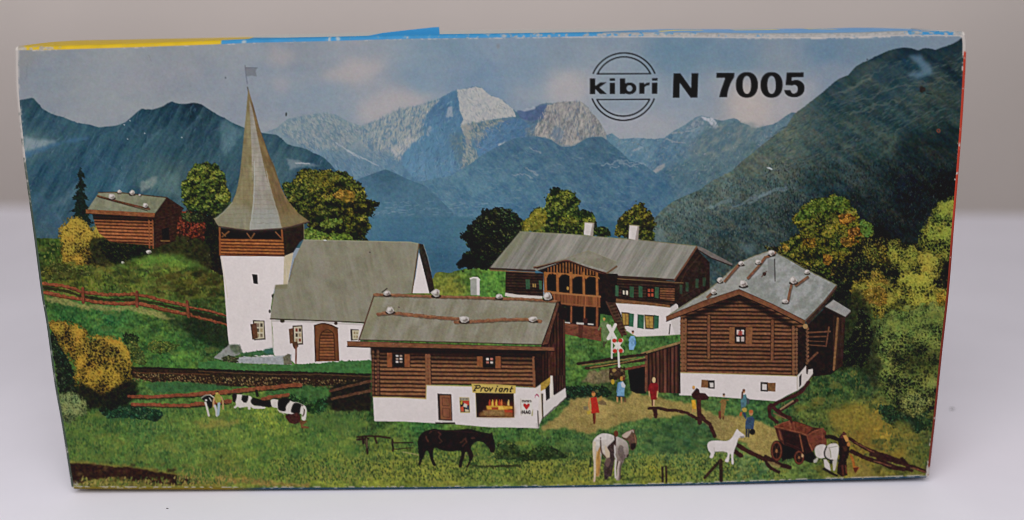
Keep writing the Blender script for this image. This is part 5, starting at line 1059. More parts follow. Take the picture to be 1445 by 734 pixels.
def ghc(X, Y): return idw([(840,622,206,196,186),(848,616,214,206,200),(860,618,208,200,194),(866,626,190,180,172),(856,638,202,192,178),(838,640,200,188,170),(872,622,176,166,156),(880,630,168,156,144),(884,640,128,112,104),(876,648,104,90,84),(868,640,120,104,96),(858,648,196,176,150),(855,655,96,76,72),(860,665,72,58,56),(868,665,120,108,100),(872,672,150,136,126),(838,670,188,150,96)],3.4)(X,Y)*(1+.12*fbm(X,Y,3,191,3))[...,None]
fill(body, ghc, rough=.4)
fill(smooth(F1('428,140 470,100 515,78 545,66 572,66 578,110 598,150 602,210 590,270 560,306 528,296 512,240 500,200 470,190 440,170')), (92,66,54), rough=.4, n=(.25,2.4))
fill(smooth(F1('430,140 475,100 520,82 545,72 530,110 500,150 470,165')), (196,176,158), rough=.5, a=.85); stroke(F1('552,72 560,100'), 1.1, (196,184,172)); stroke(smooth(F1('575,130 585,180 588,230'),4,False), 1.2, (150,112,74), a=.8); fill(F1('530,230 590,220 588,275 556,304 530,290'), (44,32,32), rough=.5)
fill(smooth(F1('186,250 180,330 182,430 172,560 155,600 128,590 120,480 132,400 150,320')), (166,120,62), rough=.6, n=(.3,1.6,6)); stroke(smooth(F1('112,220 108,330 116,450 118,560 112,660'),4,False), (4.2,2.0), (206,188,160), n=(.12,2)); stroke(smooth(F1('140,320 136,440 140,570'),4,False), 1.4, (196,150,86), a=.8)
stroke(smooth(F1('184,190 186,260 196,330 220,365 245,388'),4,False), (1.6,3.0), (74,56,48), a=.85); ell(F1('184,166'), .8, 1.5, (96,84,74))
fill(smooth(F1('262,270 320,210 345,190 338,300 345,390 335,460 318,560 305,605 275,612 258,640 232,636 222,520 235,440 262,395 290,385 285,320')), (66,52,50), rough=.7, n=(.3,2.2)); fill(smooth(F1('232,250 258,280 288,330 286,380 262,396 240,370')), (196,174,144), rough=.5, a=.85); fill(smooth(F1('248,400 290,396 296,440 270,500 240,470')), (112,86,80), rough=.6, a=.7)
stroke(F1('345,110 352,180 350,250'), 2.4, (60,40,36)); fill(smooth(F1('335,110 350,80 378,88 388,118 372,150 348,148')), (98,48,34), rough=.7); stroke(smooth(F1('345,250 350,330 345,360 365,405'),4,False), 1.5, (206,200,196), a=.9)
fill(smooth(F1('400,250 440,260 450,330 470,375 440,430 420,400 390,360 380,300')), (92,78,74), rough=.8, a=.7, n=(.25,2)); stroke(F1('358,420 352,520 356,620'), 2.4, (208,198,190)); stroke(smooth(F1('400,440 382,520 384,580 370,640'),4,False), 2.2, (188,170,160)); stroke(F1('378,440 368,520'), 1.4, (80,60,54)); stroke(smooth(F1('425,450 410,540 404,640'),4,False), 2.0, (92,78,70)); fill(F1('484,360 505,350 500,388 482,386'), (58,46,44), rough=.5)
stroke(F1('72,400 62,490'), 3.4, (40,50,32), a=.8, rough=1, lab=False); stroke(F1('420,640 520,632 620,615 730,610'), 2.4, (60,72,36), a=.55, rough=1.2, lab=False)
motif('foal_print')
fill(smooth(D5('424,422 438,402 480,396 545,398 575,376 594,342 606,326 617,338 636,352 652,366 646,378 616,380 602,420 588,455 582,492 584,536 572,537 568,482 560,482 553,526 530,521 546,490 540,466 480,462 469,470 456,502 437,498 445,475 430,455'),3), (216,206,202), rough=.25, n=(.05,5))
fill(D5('622,370 650,366 646,380 628,384'), (120,110,106), a=.8); stroke(D5('470,464 540,468'), 1.2, (150,140,134), a=.6); stroke(D5('465,440 468,470'), 1, (170,160,154), a=.6)
motif('cow_print')
fill(F3('40,150 110,110 160,110 200,145 190,200 170,280 140,290 110,240 80,200'), (30,26,27), rough=.8); stroke(F3('90,210 110,280 132,375'), 2.8, (200,192,180)); ell(F3('98,180'), 1.6, 1.4, (206,200,190)); stroke(smooth(F3('40,150 90,118 150,112'),4,False), 1.4, (150,148,130)); stroke(F3('150,112 195,145'), 1.6, (190,184,164)); stroke(F3('140,150 165,190'), 1.3, (190,184,172))
motif('person_print')
stroke(F3('205,150 190,200 195,260'), 2.4, (184,142,96)); stroke(F3('210,250 228,310 235,375'), 3.2, (186,184,176)); stroke(F3('262,210 258,290 250,360'), 3.6, (152,170,178)); fill(F3('215,105 260,95 300,140 285,205 225,212 205,150'), (146,140,58), rough=.5, n=(.15,2)); stroke(F3('290,140 312,190 314,290'), 2.3, (176,140,88)); ell(F3('235,88'), 1.9, 2.2, (190,160,76)); stroke(F3('218,76 252,70'), 1.6, (52,46,32))
motif('cow_print')
fill(smooth(F3('432,130 450,100 500,106 560,110 640,122 680,145 672,210 720,250 800,248 860,275 800,288 700,285 668,265 660,296 632,296 625,265 560,270 530,278 500,262 470,280 450,272 478,240 470,200')), (206,198,188), rough=.5, n=(.06,3)); fill(F3('425,120 445,96 492,100 488,150 470,210 440,200'), (36,29,29), rough=.7); fill(F3('556,116 640,118 632,180 610,212 575,208 545,170'), (32,26,28), rough=.6); fill(smooth(F3('672,165 700,150 760,160 830,182 900,180 925,200 935,255 900,272 840,258 760,252 700,240 668,205')), (32,25,25), rough=.8)
motif('cow_print')
fill(smooth(F3('922,185 960,165 1020,175 1080,165 1150,170 1200,200 1260,205 1320,230 1365,260 1378,330 1362,430 1318,425 1310,350 1220,362 1160,358 1080,340 1030,330 1005,280 940,262')), (206,198,188), rough=.5, n=(.06,3))
fill(smooth(F3('1015,185 1060,160 1120,150 1175,175 1150,210 1118,260 1110,315 1060,318 1015,290')), (30,25,26), rough=.7); fill(smooth(F3('1210,225 1250,210 1310,235 1300,290 1290,345 1240,350 1180,330 1188,270')), (34,27,29), rough=.7); stroke(smooth(F3('1325,245 1350,290 1345,350 1330,380'),4,False), 1.8, (72,58,40)); fill(smooth(F3('1110,370 1200,345 1290,350 1300,420 1270,470 1200,480 1140,440')), (70,36,34), rough=1.4, n=(.35,2)); fill(F3('1290,440 1390,440 1360,480 1330,500 1410,520 1400,540 1310,535'), (110,62,42), rough=1.2, a=.8, n=(.3,2)); stroke(F3('1335,260 1370,300 1360,420'), 2.0, (210,202,192)); stroke(F3('1010,300 1090,355'), 1.6, (186,176,150), a=.8)

# ---- trade mark and number ------------------------------------------------------
BLK = (20,14,17)
motif('logo_print')
def arc(cx, cy, r, a0, a1, n=40, ry=None):
    t = np.radians(np.linspace(a0, a1, n)); return np.stack([cx+r*np.cos(t), cy+(ry or r)*np.sin(t)], 1)
LW = 2.1
c_ = E2('352,355')[0]; ru = 300/6.386; ri = 258/6.386
up = E2('352,350')[0]
def cut(pts, y, above=True): return pts[(pts[:,1] < y) if above else (pts[:,1] > y)]
yt = 65+252/6.386; yb = 65+480/6.386
up_o = cut(arc(825+355/6.386, 65+360/6.386, 300/6.386, 180, 360, 120, 297/6.386), yt); stroke(up_o, LW, BLK)
up_i = cut(arc(825+355/6.386, 65+360/6.386, 262/6.386, 180, 360, 120, 262/6.386), yt-.6); stroke(up_i, LW, BLK); stroke(E2('112,251 595,249'), 1.9, BLK)
lo_o = cut(arc(825+348/6.386, 65+370/6.386, 298/6.386, 0, 180, 120, 300/6.386), yb-.8, False); stroke(lo_o, LW, BLK)
lo_i = cut(arc(825+348/6.386, 65+370/6.386, 262/6.386, 0, 180, 120, 262/6.386), yb, False); stroke(lo_i, LW, BLK); stroke(E2('112,482 585,480'), 1.9, BLK)
fill(E2('46,293 96,293 96,360 140,328 198,328 134,374 200,432 140,433 96,388 96,434 46,434'), BLK)
fill(E2('226,292 274,291 274,314 226,315'), BLK); fill(E2('226,332 274,331 274,432 226,433'), BLK)
fill(E2('318,292 366,291 366,338 366,432 318,433'), BLK)
def ring(cx, cy, ro, rio, ryo, ryi, col=BLK, pw=2.0):
    t = np.linspace(0, 2*np.pi, 60); f = lambda a: np.sign(a)*np.abs(a)**(2/pw)
    o = np.stack([cx+ro*f(np.cos(t)), cy+ryo*f(np.sin(t))], 1); i = np.stack([cx+rio*f(np.cos(t[::-1])), cy+ryi*f(np.sin(t[::-1]))], 1)
    fill(np.vstack([o, i]), col)
q = E2('404,382')[0]; ring(q[0], q[1], 64/6.386, 26/6.386, 54/6.386, 28/6.386)
fill(E2('492,332 536,331 538,348 556,332 588,329 584,354 558,358 540,372 538,430 492,431'), BLK)
fill(E2('608,290 658,289 656,312 608,313'), BLK); fill(E2('606,331 656,330 654,430 606,431'), BLK)
motif('lettering_print')
fill(E3('72,94 138,93 242,238 248,92 314,92 304,329 238,330 134,188 130,330 64,331'), BLK)
motif('lettering_print')
fill(np.vstack([E3('489,89 663,89 661,132'), smooth(E3('661,132 632,180 612,230 598,280 592,325'),4,False), E3('515,326'), smooth(E3('515,326 530,262 552,200 574,136'),4,False), E3('487,136')]), BLK)
for cx in (784, 1024):
    q = E3('%d,206' % cx)[0]; ring(q[0], q[1], 108/6.881, 40/6.881, 125/6.881, 86/6.881, pw=2.25)
fill(np.vstack([E3('1170,86 1336,84 1334,130 1222,132 1218,166'), smooth(E3('1218,166 1250,158 1290,162 1330,190 1345,235 1332,285 1290,318 1240,326 1190,316 1158,290 1146,256'),5,False), E3('1208,256'), smooth(E3('1210,262 1222,284 1244,288 1268,276 1278,246 1270,218 1248,206 1226,212'),4,False), E3('1160,208')]), BLK)
CUR[0] = 0

# ---- printing: slight softness, paper grain, fading and specks of wear -----------
INK = blur(INK, .35*S)
INK += .55*(INK-blur(INK, 1.5*S))
np.clip(INK, 0, 255, out=INK)
_X, _Y = XY(0, 0, W, H)
gray = INK.mean(2, keepdims=True)
INK = gray + (INK-gray)*SAT
lum = INK.mean(2, keepdims=True); INK = INK*(1-.26*sm(75, 18, lum))
INK = np.where(INK > 120, 120+(INK-120)*.87, INK)                     # old inks: no clean white left
dens = np.clip(1.25-gray/190, .16, 1)
for k in range(3):
    INK[..., k] += (vn(_X/1.9+k*31, _Y/1.9, 310+k)*4.5 + vn(_X/4.2+k*17, _Y/4.2, 320+k)*3.0)*dens[..., 0]
INK *= 1 + (.04*vn(_X/1.15, _Y/1.15, 301) + .04*fbm(_X, _Y, 2.2, 302, 2))[..., None]*np.clip(dens*1.2, .2, 1)
INK += (2.2*fbm(_X, _Y, 60, 303, 3))[..., None]
g_ = np.random.default_rng(77)
n_ = 60; dots(g_.uniform(60,1330,n_), g_.uniform(80,680,n_), g_.uniform(.3,.6,n_), np.tile(np.array([[176,172,168]],np.float32),(n_,1)), .55)
np.clip(INK, 0, 255, out=INK)

TABLE_RGB, WALL_RGB = (235, 232, 243), (205, 196, 191)
TABLE_R, WALL_AT = .06, .95
WORLD_RGB, WORLD_S = (1.0, .985, 1.0), .32
LAMPS = [('soft_lamp', (-.05, -.55, .60), (0, -.10, 0), .8, .5, 6.0, (1, .985, .97)),
         ('wall_fill', (-.28, .82, .42), (-.28, .95, .22), 2.0, .05, 1.55, (1, .975, .955))]  # second one: added fill out of view, brightens the upper wall
PRINT_GAIN, INK_LIFT, CARD_ROUGH, CARD_SPEC = .90, .007, .48, .13

# ----------------------------------------------------------------------------
# 2. THE PLACE: a cardboard box standing on a white table in front of a pale wall
# ----------------------------------------------------------------------------
import bpy, bmesh
from mathutils import Matrix, Vector
scene = bpy.context.scene
COL = scene.collection

# camera ---------------------------------------------------------------------
FPX = 1480.0                                   # focal length in units of the drawing
PITCH, ROLL = math.radians(13.86), math.radians(-0.80)
DIST, CAMH = 0.3545, 0.0                        # metres in front of the box; height is set below
Fw = np.array([0, math.cos(PITCH), -math.sin(PITCH)])
R0 = np.array([1.0, 0, 0]); U0 = np.array([0, math.sin(PITCH), math.cos(PITCH)])
Rt = math.cos(ROLL)*R0 + math.sin(ROLL)*U0
Up = -math.sin(ROLL)*R0 + math.cos(ROLL)*U0
def on_face(p):
    """corner measurements of the print -> metres on the upright front of the box (x, z; z relative to the lens)"""
    p = np.asarray(p, float).reshape(-1, 2)
    d = Fw + ((p[:, :1]-722.5)/FPX)*Rt - ((p[:, 1:]-367)/FPX)*Up
    k = DIST/d[:, 1]
    return np.stack([d[:, 0]*k, d[:, 2]*k], 1)

# outline of the front sheet: old card, its edges a little bowed ------------------
TOPC = [(25,71),(90,69.9),(209,66.2),(311,62.4),(360,60.4),(465,58),(560,55.2),(620,54.2),(719,53),(834,51.6),(950,51.4),(1079,52.6),(1200,51.8),(1279,49.2),(1358.5,50)]
BOTC = [(104,687.3),(200,688),(320,688.3),(500,687.8),(600,687.3),(700,686.3),(800,685),(940,682.7),(1090,678.3),(1140,676.4),(1240,673.7),(1308,671.2)]
LEFC = [(25,71),(25.5,110),(27.5,142),(35,215),(43,275),(51.5,337),(61.5,415),(69,459),(80,541),(90.4,600),(104,687.3)]
RIGC = [(1358.5,50),(1360,72),(1355.5,159),(1349,247),(1343,320),(1336,410),(1326.5,497),(1317,590),(1308,671.2)]
def curve(pts, n):
    P = smooth(np.array(pts, float), 8, False)
    s = np.concatenate([[0], np.cumsum(np.hypot(*np.diff(P, axis=0).T))]); s /= s[-1]
    t = np.linspace(0, 1, n)
    return np.stack([np.interp(t, s, P[:, 0]), np.interp(t, s, P[:, 1])], 1)
NU, NV = 1240, 580                              # small faces of the printed sheet
tc, bc, lc, rc = curve(TOPC, NU+1), curve(BOTC, NU+1), curve(LEFC, NV+1), curve(RIGC, NV+1)
u = np.linspace(0, 1, NU+1)[None, :, None]; v = np.linspace(0, 1, NV+1)[:, None, None]
G = ((1-v)*tc[None] + v*bc[None] + (1-u)*lc[:, None] + u*rc[:, None]
     - ((1-u)*(1-v)*tc[0] + u*(1-v)*tc[-1] + (1-u)*v*bc[0] + u*v*bc[-1]))      # (NV+1, NU+1, 2)
FACE = on_face(G.reshape(-1, 2)).reshape(NV+1, NU+1, 2)
RAD = 0.00125                                   # rounding of the folds
CAMH = RAD - FACE[-1, :, 1].min()
FACE[:, :, 1] += CAMH
WIDTH, HEIGHT, DEPTH = FACE[0, :, 0].ptp() if hasattr(FACE, 'ptp') else np.ptp(FACE[0, :, 0]), np.ptp(FACE[:, :, 1]), 0.046

cam_d = bpy.data.cameras.new('camera'); cam = bpy.data.objects.new('camera', cam_d); COL.objects.link(cam)
cam_d.sensor_fit = 'HORIZONTAL'; cam_d.sensor_width = 36; cam_d.lens = 36*FPX/1445
cam.matrix_world = Matrix(((Rt[0], Up[0], -Fw[0], 0), (Rt[1], Up[1], -Fw[1], -DIST), (Rt[2], Up[2], -Fw[2], CAMH), (0, 0, 0, 1)))
cam_d.clip_start = 0.01; cam_d.clip_end = 50
cam_d.dof.use_dof = True; cam_d.dof.focus_distance = 0.367; cam_d.dof.aperture_fstop = 3.8
scene.camera = cam

# materials --------------------------------------------------------------------
def lin(c):
    c = np.asarray(c, np.float32)/255.0
    return np.where(c <= .04045, c/12.92, ((c+.055)/1.055)**2.4)
def nodes(name):
    m = bpy.data.materials.new(name); m.use_nodes = True
    return m, m.node_tree, m.node_tree.nodes['Principled BSDF']
def card_material(name, rough=.42, spec=.3):
    """printed card: colour of the ink, faint fibre in the surface"""
    m, t, b = nodes(name)
    a = t.nodes.new('ShaderNodeAttribute'); a.attribute_name = 'ink'
    tc_ = t.nodes.new('ShaderNodeTexCoord')
    n = t.nodes.new('ShaderNodeTexNoise'); n.inputs['Scale'].default_value = 900; n.inputs['Detail'].default_value = 3
    t.links.new(tc_.outputs['Object'], n.inputs['Vector'])
    r = t.nodes.new('ShaderNodeMapRange'); r.inputs['To Min'].default_value = .96; r.inputs['To Max'].default_value = 1.04
    t.links.new(n.outputs['Fac'], r.inputs['Value'])
    mx = t.nodes.new('ShaderNodeVectorMath'); mx.operation = 'SCALE'
    t.links.new(a.outputs['Color'], mx.inputs[0]); t.links.new(r.outputs['Result'], mx.inputs['Scale'])
    t.links.new(mx.outputs['Vector'], b.inputs['Base Color'])
    n2 = t.nodes.new('ShaderNodeTexNoise'); n2.inputs['Scale'].default_value = 45; n2.inputs['Detail'].default_value = 4
    t.links.new(tc_.outputs['Object'], n2.inputs['Vector'])
    r2 = t.nodes.new('ShaderNodeMapRange'); r2.inputs['To Min'].default_value = rough-.06; r2.inputs['To Max'].default_value = rough+.08
    t.links.new(n2.outputs['Fac'], r2.inputs['Value']); t.links.new(r2.outputs['Result'], b.inputs['Roughness'])
    bp = t.nodes.new('ShaderNodeBump'); bp.inputs['Strength'].default_value = .06; bp.inputs['Distance'].default_value = .0006
    t.links.new(n.outputs['Fac'], bp.inputs['Height']); t.links.new(bp.outputs['Normal'], b.inputs['Normal'])
    b.inputs['Specular IOR Level'].default_value = spec
    return m
CARD = card_material('printed_card', CARD_ROUGH, CARD_SPEC)

def sheet_material(name, base, var, scale, rough):
    m, t, b = nodes(name)
    tc_ = t.nodes.new('ShaderNodeTexCoord')
    n = t.nodes.new('ShaderNodeTexNoise'); n.inputs['Scale'].default_value = scale; n.inputs['Detail'].default_value = 5
    t.links.new(tc_.outputs['Object'], n.inputs['Vector'])
    cr = t.nodes.new('ShaderNodeValToRGB')
    c0 = lin(base)*(1-var); c1 = np.minimum(lin(base)*(1+var), .95)
    cr.color_ramp.elements[0].position = .3; cr.color_ramp.elements[1].position = .7
    cr.color_ramp.elements[0].color = (*c0, 1); cr.color_ramp.elements[1].color = (*c1, 1)
    t.links.new(n.outputs['Fac'], cr.inputs['Fac']); t.links.new(cr.outputs['Color'], b.inputs['Base Color'])
    n2 = t.nodes.new('ShaderNodeTexNoise'); n2.inputs['Scale'].default_value = scale*40; n2.inputs['Detail'].default_value = 3
    t.links.new(tc_.outputs['Object'], n2.inputs['Vector'])
    bp = t.nodes.new('ShaderNodeBump'); bp.inputs['Strength'].default_value = .08; bp.inputs['Distance'].default_value = .0004
    t.links.new(n2.outputs['Fac'], bp.inputs['Height']); t.links.new(bp.outputs['Normal'], b.inputs['Normal'])
    b.inputs['Roughness'].default_value = rough; b.inputs['Specular IOR Level'].default_value = .25
    return m

# mesh helper --------------------------------------------------------------------
def mesh_obj(name, verts, quads, cols, parent=None, mat=CARD, smooth_shade=True):
    me = bpy.data.meshes.new(name)
    nv, nf = len(verts), len(quads)
    me.vertices.add(nv); me.vertices.foreach_set('co', np.ascontiguousarray(verts, np.float32).ravel())
    me.loops.add(nf*4); me.loops.foreach_set('vertex_index', np.ascontiguousarray(quads, np.int32).ravel())
    me.polygons.add(nf); me.polygons.foreach_set('loop_start', np.arange(0, nf*4, 4, dtype=np.int32))
    try: me.polygons.foreach_set('loop_total', np.full(nf, 4, np.int32))
    except Exception: pass
    me.polygons.foreach_set('use_smooth', np.full(nf, smooth_shade, bool))
    me.update(calc_edges=True)
    if cols is not None:
        at = me.color_attributes.new('ink', 'FLOAT_COLOR', 'POINT')
        c4 = np.ones((nv, 4), np.float32); c4[:, :3] = cols
        at.data.foreach_set('color', c4.ravel())
    me.materials.append(mat); me.validate()
    o = bpy.data.objects.new(name, me); COL.objects.link(o)
    if parent: o.parent = parent
    return o
def grid_quads(nr, nc):
    i = np.arange(nr*nc).reshape(nr, nc)
    return np.stack([i[:-1, :-1], i[1:, :-1], i[1:, 1:], i[:-1, 1:]], -1).reshape(-1, 4)

# wear along the edges of the printed sheet -----------------------------------------
def worn(x, y, bare, seed, dens):
    return np.clip((fbm(x, y, 5, seed, 3)+dens)*4, 0, 1)*bare
PAPER = np.array([182, 175, 170], np.float32)
PX, PY = G[..., 0].astype(np.float32), G[..., 1].astype(np.float32)
def sample(A, X, Y):
    fx = np.clip((X-OX)*S-.5, 0, W-1.001); fy = np.clip((Y-OY)*S-.5, 0, H-1.001)
    ix, iy = fx.astype(int), fy.astype(int); fx = (fx-ix)[..., None]; fy = (fy-iy)[..., None]
    return (A[iy, ix]*(1-fx)+A[iy, ix+1]*fx)*(1-fy) + (A[iy+1, ix]*(1-fx)+A[iy+1, ix+1]*fx)*fy
C = sample(INK, PX, PY)
dt = PY-tc[None, :, 1]; db = bc[None, :, 1]-PY; dl = PX-lc[:, None, 0]; dr = rc[:, None, 0]-PX
w = np.clip(1.8-dt, 0, 1)*np.clip((fbm(PX, PY, 6, 401, 3)+np.interp(PX, [20, 300, 640, 830, 900, 1280, 1360], [.0, -.3, -.1, .35, .7, .8, .9]))*3, 0, 1)
w = np.maximum(w, np.clip(3.4-dt, 0, 1)*np.clip((fbm(PX, PY, 7, 402, 3)+np.interp(PX, [20, 800, 1000, 1230, 1300, 1360], [-.9, -.9, -.25, .3, -.2, .2]))*3, 0, 1))
w = np.maximum(w, np.clip(1.7-db, 0, 1)*np.clip((fbm(PX, PY, 6, 403, 3)+np.interp(PX, [100, 200, 330, 600, 700, 1080, 1150, 1300], [.5, .15, .05, .1, -.1, .1, .25, .3]))*3, 0, 1))
w = np.maximum(w, np.clip(2.2-dr, 0, 1)*np.clip((fbm(PX, PY, 6, 404, 3)+np.interp(PY, [50, 90, 120, 180, 220, 300, 600, 640, 672], [1, .3, -.5, -.25, -.25, -.6, -.7, -.1, .7]))*3, 0, 1))
w = np.maximum(w, np.clip(2.6-dl, 0, 1)*np.clip((fbm(PX, PY, 6, 405, 3)+np.interp(PY, [70, 130, 220, 300, 680], [.7, .1, -.3, -.5, -.5]))*3, 0, 1)*.6)
w = np.maximum(w, np.clip(1-np.hypot(PX-lc[-1, 0]-3, PY-684)/7, 0, 1)*.8*(fbm(PX, PY, 3, 406, 2) > -.1))
C = C + (PAPER-C)*w[..., None]
INKLIN = np.maximum(lin(np.clip(C, 0, 255))*PRINT_GAIN - INK_LIFT, .0012)

# the box ------------------------------------------------------------------------
box = bpy.data.objects.new('cardboard_box', None); COL.objects.link(box)
box['label'] = 'worn flat cardboard box standing upright, its front printed with an alpine village and church'
box['category'] = 'box'
V3 = np.stack([FACE[..., 0], np.zeros(FACE.shape[:2]), FACE[..., 1]], -1).reshape(-1, 3)
CI = INKLIN.reshape(-1, 3)
Q = grid_quads(NV+1, NU+1)
mid = (G[:-1, :-1]+G[1:, 1:])/2
lx = np.clip(((mid[..., 0]-OX)*S).astype(int), 0, W-1); ly = np.clip(((mid[..., 1]-OY)*S).astype(int), 0, H-1)
ql = LAB[ly, lx].ravel()
PART_LABELS = {
 'printed_church': 'white church with a tall pointed grey spire', 'printed_farmhouse': 'long farmhouse with arched wooden porch and green shutters',
 'printed_barn': 'dark log barn on a whitewashed base with stones on the roof', 'printed_shop': 'log house with a white shop front and stones along its roof beams',
 'printed_hut': 'small log hut on the hill', 'printed_logo': 'black round trade mark of two arcs with lettering between', 'printed_cart': 'red brown wooden cart',
 'printed_foal': 'small white horse', 'printed_lake': 'blue lake below the mountains', 'printed_spruce': 'dark pointed spruce', 'printed_shed': 'brown board shed beside the barn'}
def piece(name, sel, parent):
    q = Q[sel]; idx, inv = np.unique(q, return_inverse=True)
    return mesh_obj(name, V3[idx], inv.reshape(-1, 4), CI[idx], parent)
front = piece('front_panel', ql == 0, box)
front['label'] = 'printed front with sky, mountains and village'
for k in range(1, len(MOTIFS)):
    sel = ql == k
    if sel.sum() < 12: continue
    o = piece(MOTIFS[k], sel, front)
    if MOTIFS[k] in PART_LABELS: o['label'] = PART_LABELS[MOTIFS[k]]

# folds and the other walls of the box: each is one sheet that starts with its rounded fold
YEL, BLU, RED = np.array([196, 164, 26.]), np.array([48, 128, 178.]), np.array([176, 58, 38.])
NA = 7
ang = np.linspace(0, math.pi/2, NA)
def wall_sheet(name, edge, out, nd, colour, bulge=None, inward=0.0):
    """edge: (n,2) points x,z of the front outline; out: outward direction in the front's plane"""
    n = len(edge); rows = []; par = []
    for a in ang:
        rows.append(np.stack([edge[:, 0]+out[:, 0]*RAD*math.sin(a), np.full(n, RAD*(1-math.cos(a))), edge[:, 1]+out[:, 1]*RAD*math.sin(a)], 1)); par.append(RAD*a)
    for k in range(1, nd+1):
        t = k/nd; y = RAD + (DEPTH-RAD)*t
        h = RAD + (bulge(np.arange(n)/(n-1), t) if bulge is not None else 0) - inward*t
        rows.append(np.stack([edge[:, 0]+out[:, 0]*h, np.full(n, y), edge[:, 1]+out[:, 1]*h], 1)); par.append(RAD*math.pi/2+y)
    Vv = np.concatenate(rows); nr = len(rows)
    s = np.arange(n)/(n-1)
    SS, DD = np.meshgrid(s, np.array(par))
    cc = colour(SS, DD)
    qd = grid_quads(nr, n)
    return mesh_obj(name, Vv, qd, lin(np.clip(cc.reshape(-1, 3), 0, 255))*PRINT_GAIN, box)
def const_out(n, x, z): return np.tile([[x, z]], (n, 1)).astype(float)
def wear_mix(c, m): return c + (PAPER-c)*np.clip(m, 0, 1)[..., None]
def top_col(s, d):
    xpx = 25+s*1333.0; mm = d*1000
    t = sm(311, 313, xpx)
    c = YEL*(1-t)[..., None]+BLU*t[..., None]
    back = sm(1.9, 3.2, mm)*sm(870, 960, xpx)
    c = c + (np.array([104, 158, 212.])-c)*(back*.8)[..., None]
    yb_ = ((mm > 27) & (mm < 37) & (((xpx > 948) & (xpx < 1012)) | ((xpx > 1060) & (xpx < 1128)) | ((xpx > 1170) & (xpx < 1215))))
    c = np.where(yb_[..., None], np.array([206, 192, 90.]), c)
    c = c*(1+.05*fbm(xpx, mm*6, 14, 411, 3))[..., None]
    nz = fbm(xpx, mm*5, 5, 412, 4)
    fold = 1-sm(1.5, 2.6, mm)
    lvl = np.interp(xpx, [25, 40, 120, 300, 500, 620, 700, 820, 850, 900, 960, 1270, 1290, 1340, 1358], [.9, .3, -.55, -.5, -.45, -.3, -.12, -.15, .25, .3, .55, .75, .1, .1, .9])
    c = c + (PAPER*(.86+.16*fbm(xpx, mm*7, 3, 414, 3))[..., None]-c)*(fold*np.clip((nz+lvl)*4, 0, 1)*.95)[..., None]
    c = wear_mix(c, .8*np.clip((fbm(xpx, mm*3, 12, 413, 3)-.52)*6, 0, 1)*fold)
    return c
def top_bulge(s, t):
    xpx = 25+s*1333.0
    h = np.interp(xpx, [25, 60, 140, 210, 300, 360, 620, 850, 930, 975, 1060, 1180, 1290, 1345, 1358], [.0004, .0007, .0004, -.0001, -.0009, -.0024, -.0028, -.0024, -.0008, .0000, .0003, .0006, -.0002, -.0006, -.0007])
    return h*math.sin(math.pi*min(t*1.5, 1)**.8 * .5) * (1 if t < .67 else 1-.5*(t-.67)/.33)
e = np.stack([FACE[0, :, 0], FACE[0, :, 1]], 1)
top = wall_sheet('top_panel', e, const_out(len(e), 0, 1), 14, top_col, top_bulge)
top['label'] = 'yellow and blue top with whitish worn fold'
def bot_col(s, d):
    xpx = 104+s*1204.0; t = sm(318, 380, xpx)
    c = YEL*.62*(1-t)[..., None]+BLU*.48*t[..., None]  # yellow and blue darkened: shade under the bottom fold put into the colour
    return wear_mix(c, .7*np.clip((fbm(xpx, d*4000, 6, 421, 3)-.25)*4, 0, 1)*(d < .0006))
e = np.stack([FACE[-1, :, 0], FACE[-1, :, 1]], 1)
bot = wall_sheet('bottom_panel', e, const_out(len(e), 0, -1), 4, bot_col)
def lef_col(s, d):
    ypx = 71+s*616
    c = np.broadcast_to(np.array([136, 136, 132.]), s.shape+(3,)).copy()
    c = c + (np.array([60, 72, 62.])-c)*(sm(140, 300, ypx)*.95)[..., None]
    return wear_mix(c, np.clip((fbm(ypx, d*4000, 9, 431, 3)+np.interp(ypx, [71, 160, 260, 680], [1, .5, -.2, -.3]))*3, 0, 1)*(d < .003))
e = np.stack([FACE[:, 0, 0], FACE[:, 0, 1]], 1)
lef = wall_sheet('left_side_panel', e, const_out(len(e), -1, 0), 4, lef_col)
def rig_col(s, d):
    ypx = 50+s*621
    c = np.broadcast_to(RED, s.shape+(3,)).copy()
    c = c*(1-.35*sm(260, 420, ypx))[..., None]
    return wear_mix(c, np.clip((fbm(ypx, d*4000, 7, 441, 3)+np.interp(ypx, [50, 66, 85, 160, 240, 300, 640, 671], [1.2, .5, -.5, -.5, -.28, -.6, -.5, .6]))*4, 0, 1)*(d < .0022))
e = np.stack([FACE[:, -1, 0], FACE[:, -1, 1]], 1)
rig = wall_sheet('right_side_panel', e, const_out(len(e), 1, 0), 4, rig_col)
lef.name = 'side_panel'; rig.name = 'side_panel'
lef['label'] = 'pale left side'; rig['label'] = 'red right side'
# back
bz = np.stack([FACE[::29, ::62, 0], np.full(FACE[::29, ::62, 0].shape, DEPTH), FACE[::29, ::62, 1]], -1)
bx0 = bz.copy(); bx0[:, 0, 0] -= RAD; bx0[:, -1, 0] += RAD; bx0[0, :, 2] += RAD; bx0[-1, :, 2] -= RAD
back = mesh_obj('back_panel', bx0.reshape(-1, 3), grid_quads(*bz.shape[:2])[:, ::-1], np.tile(lin([[178, 170, 160]]), (bz.shape[0]*bz.shape[1], 1)), box)
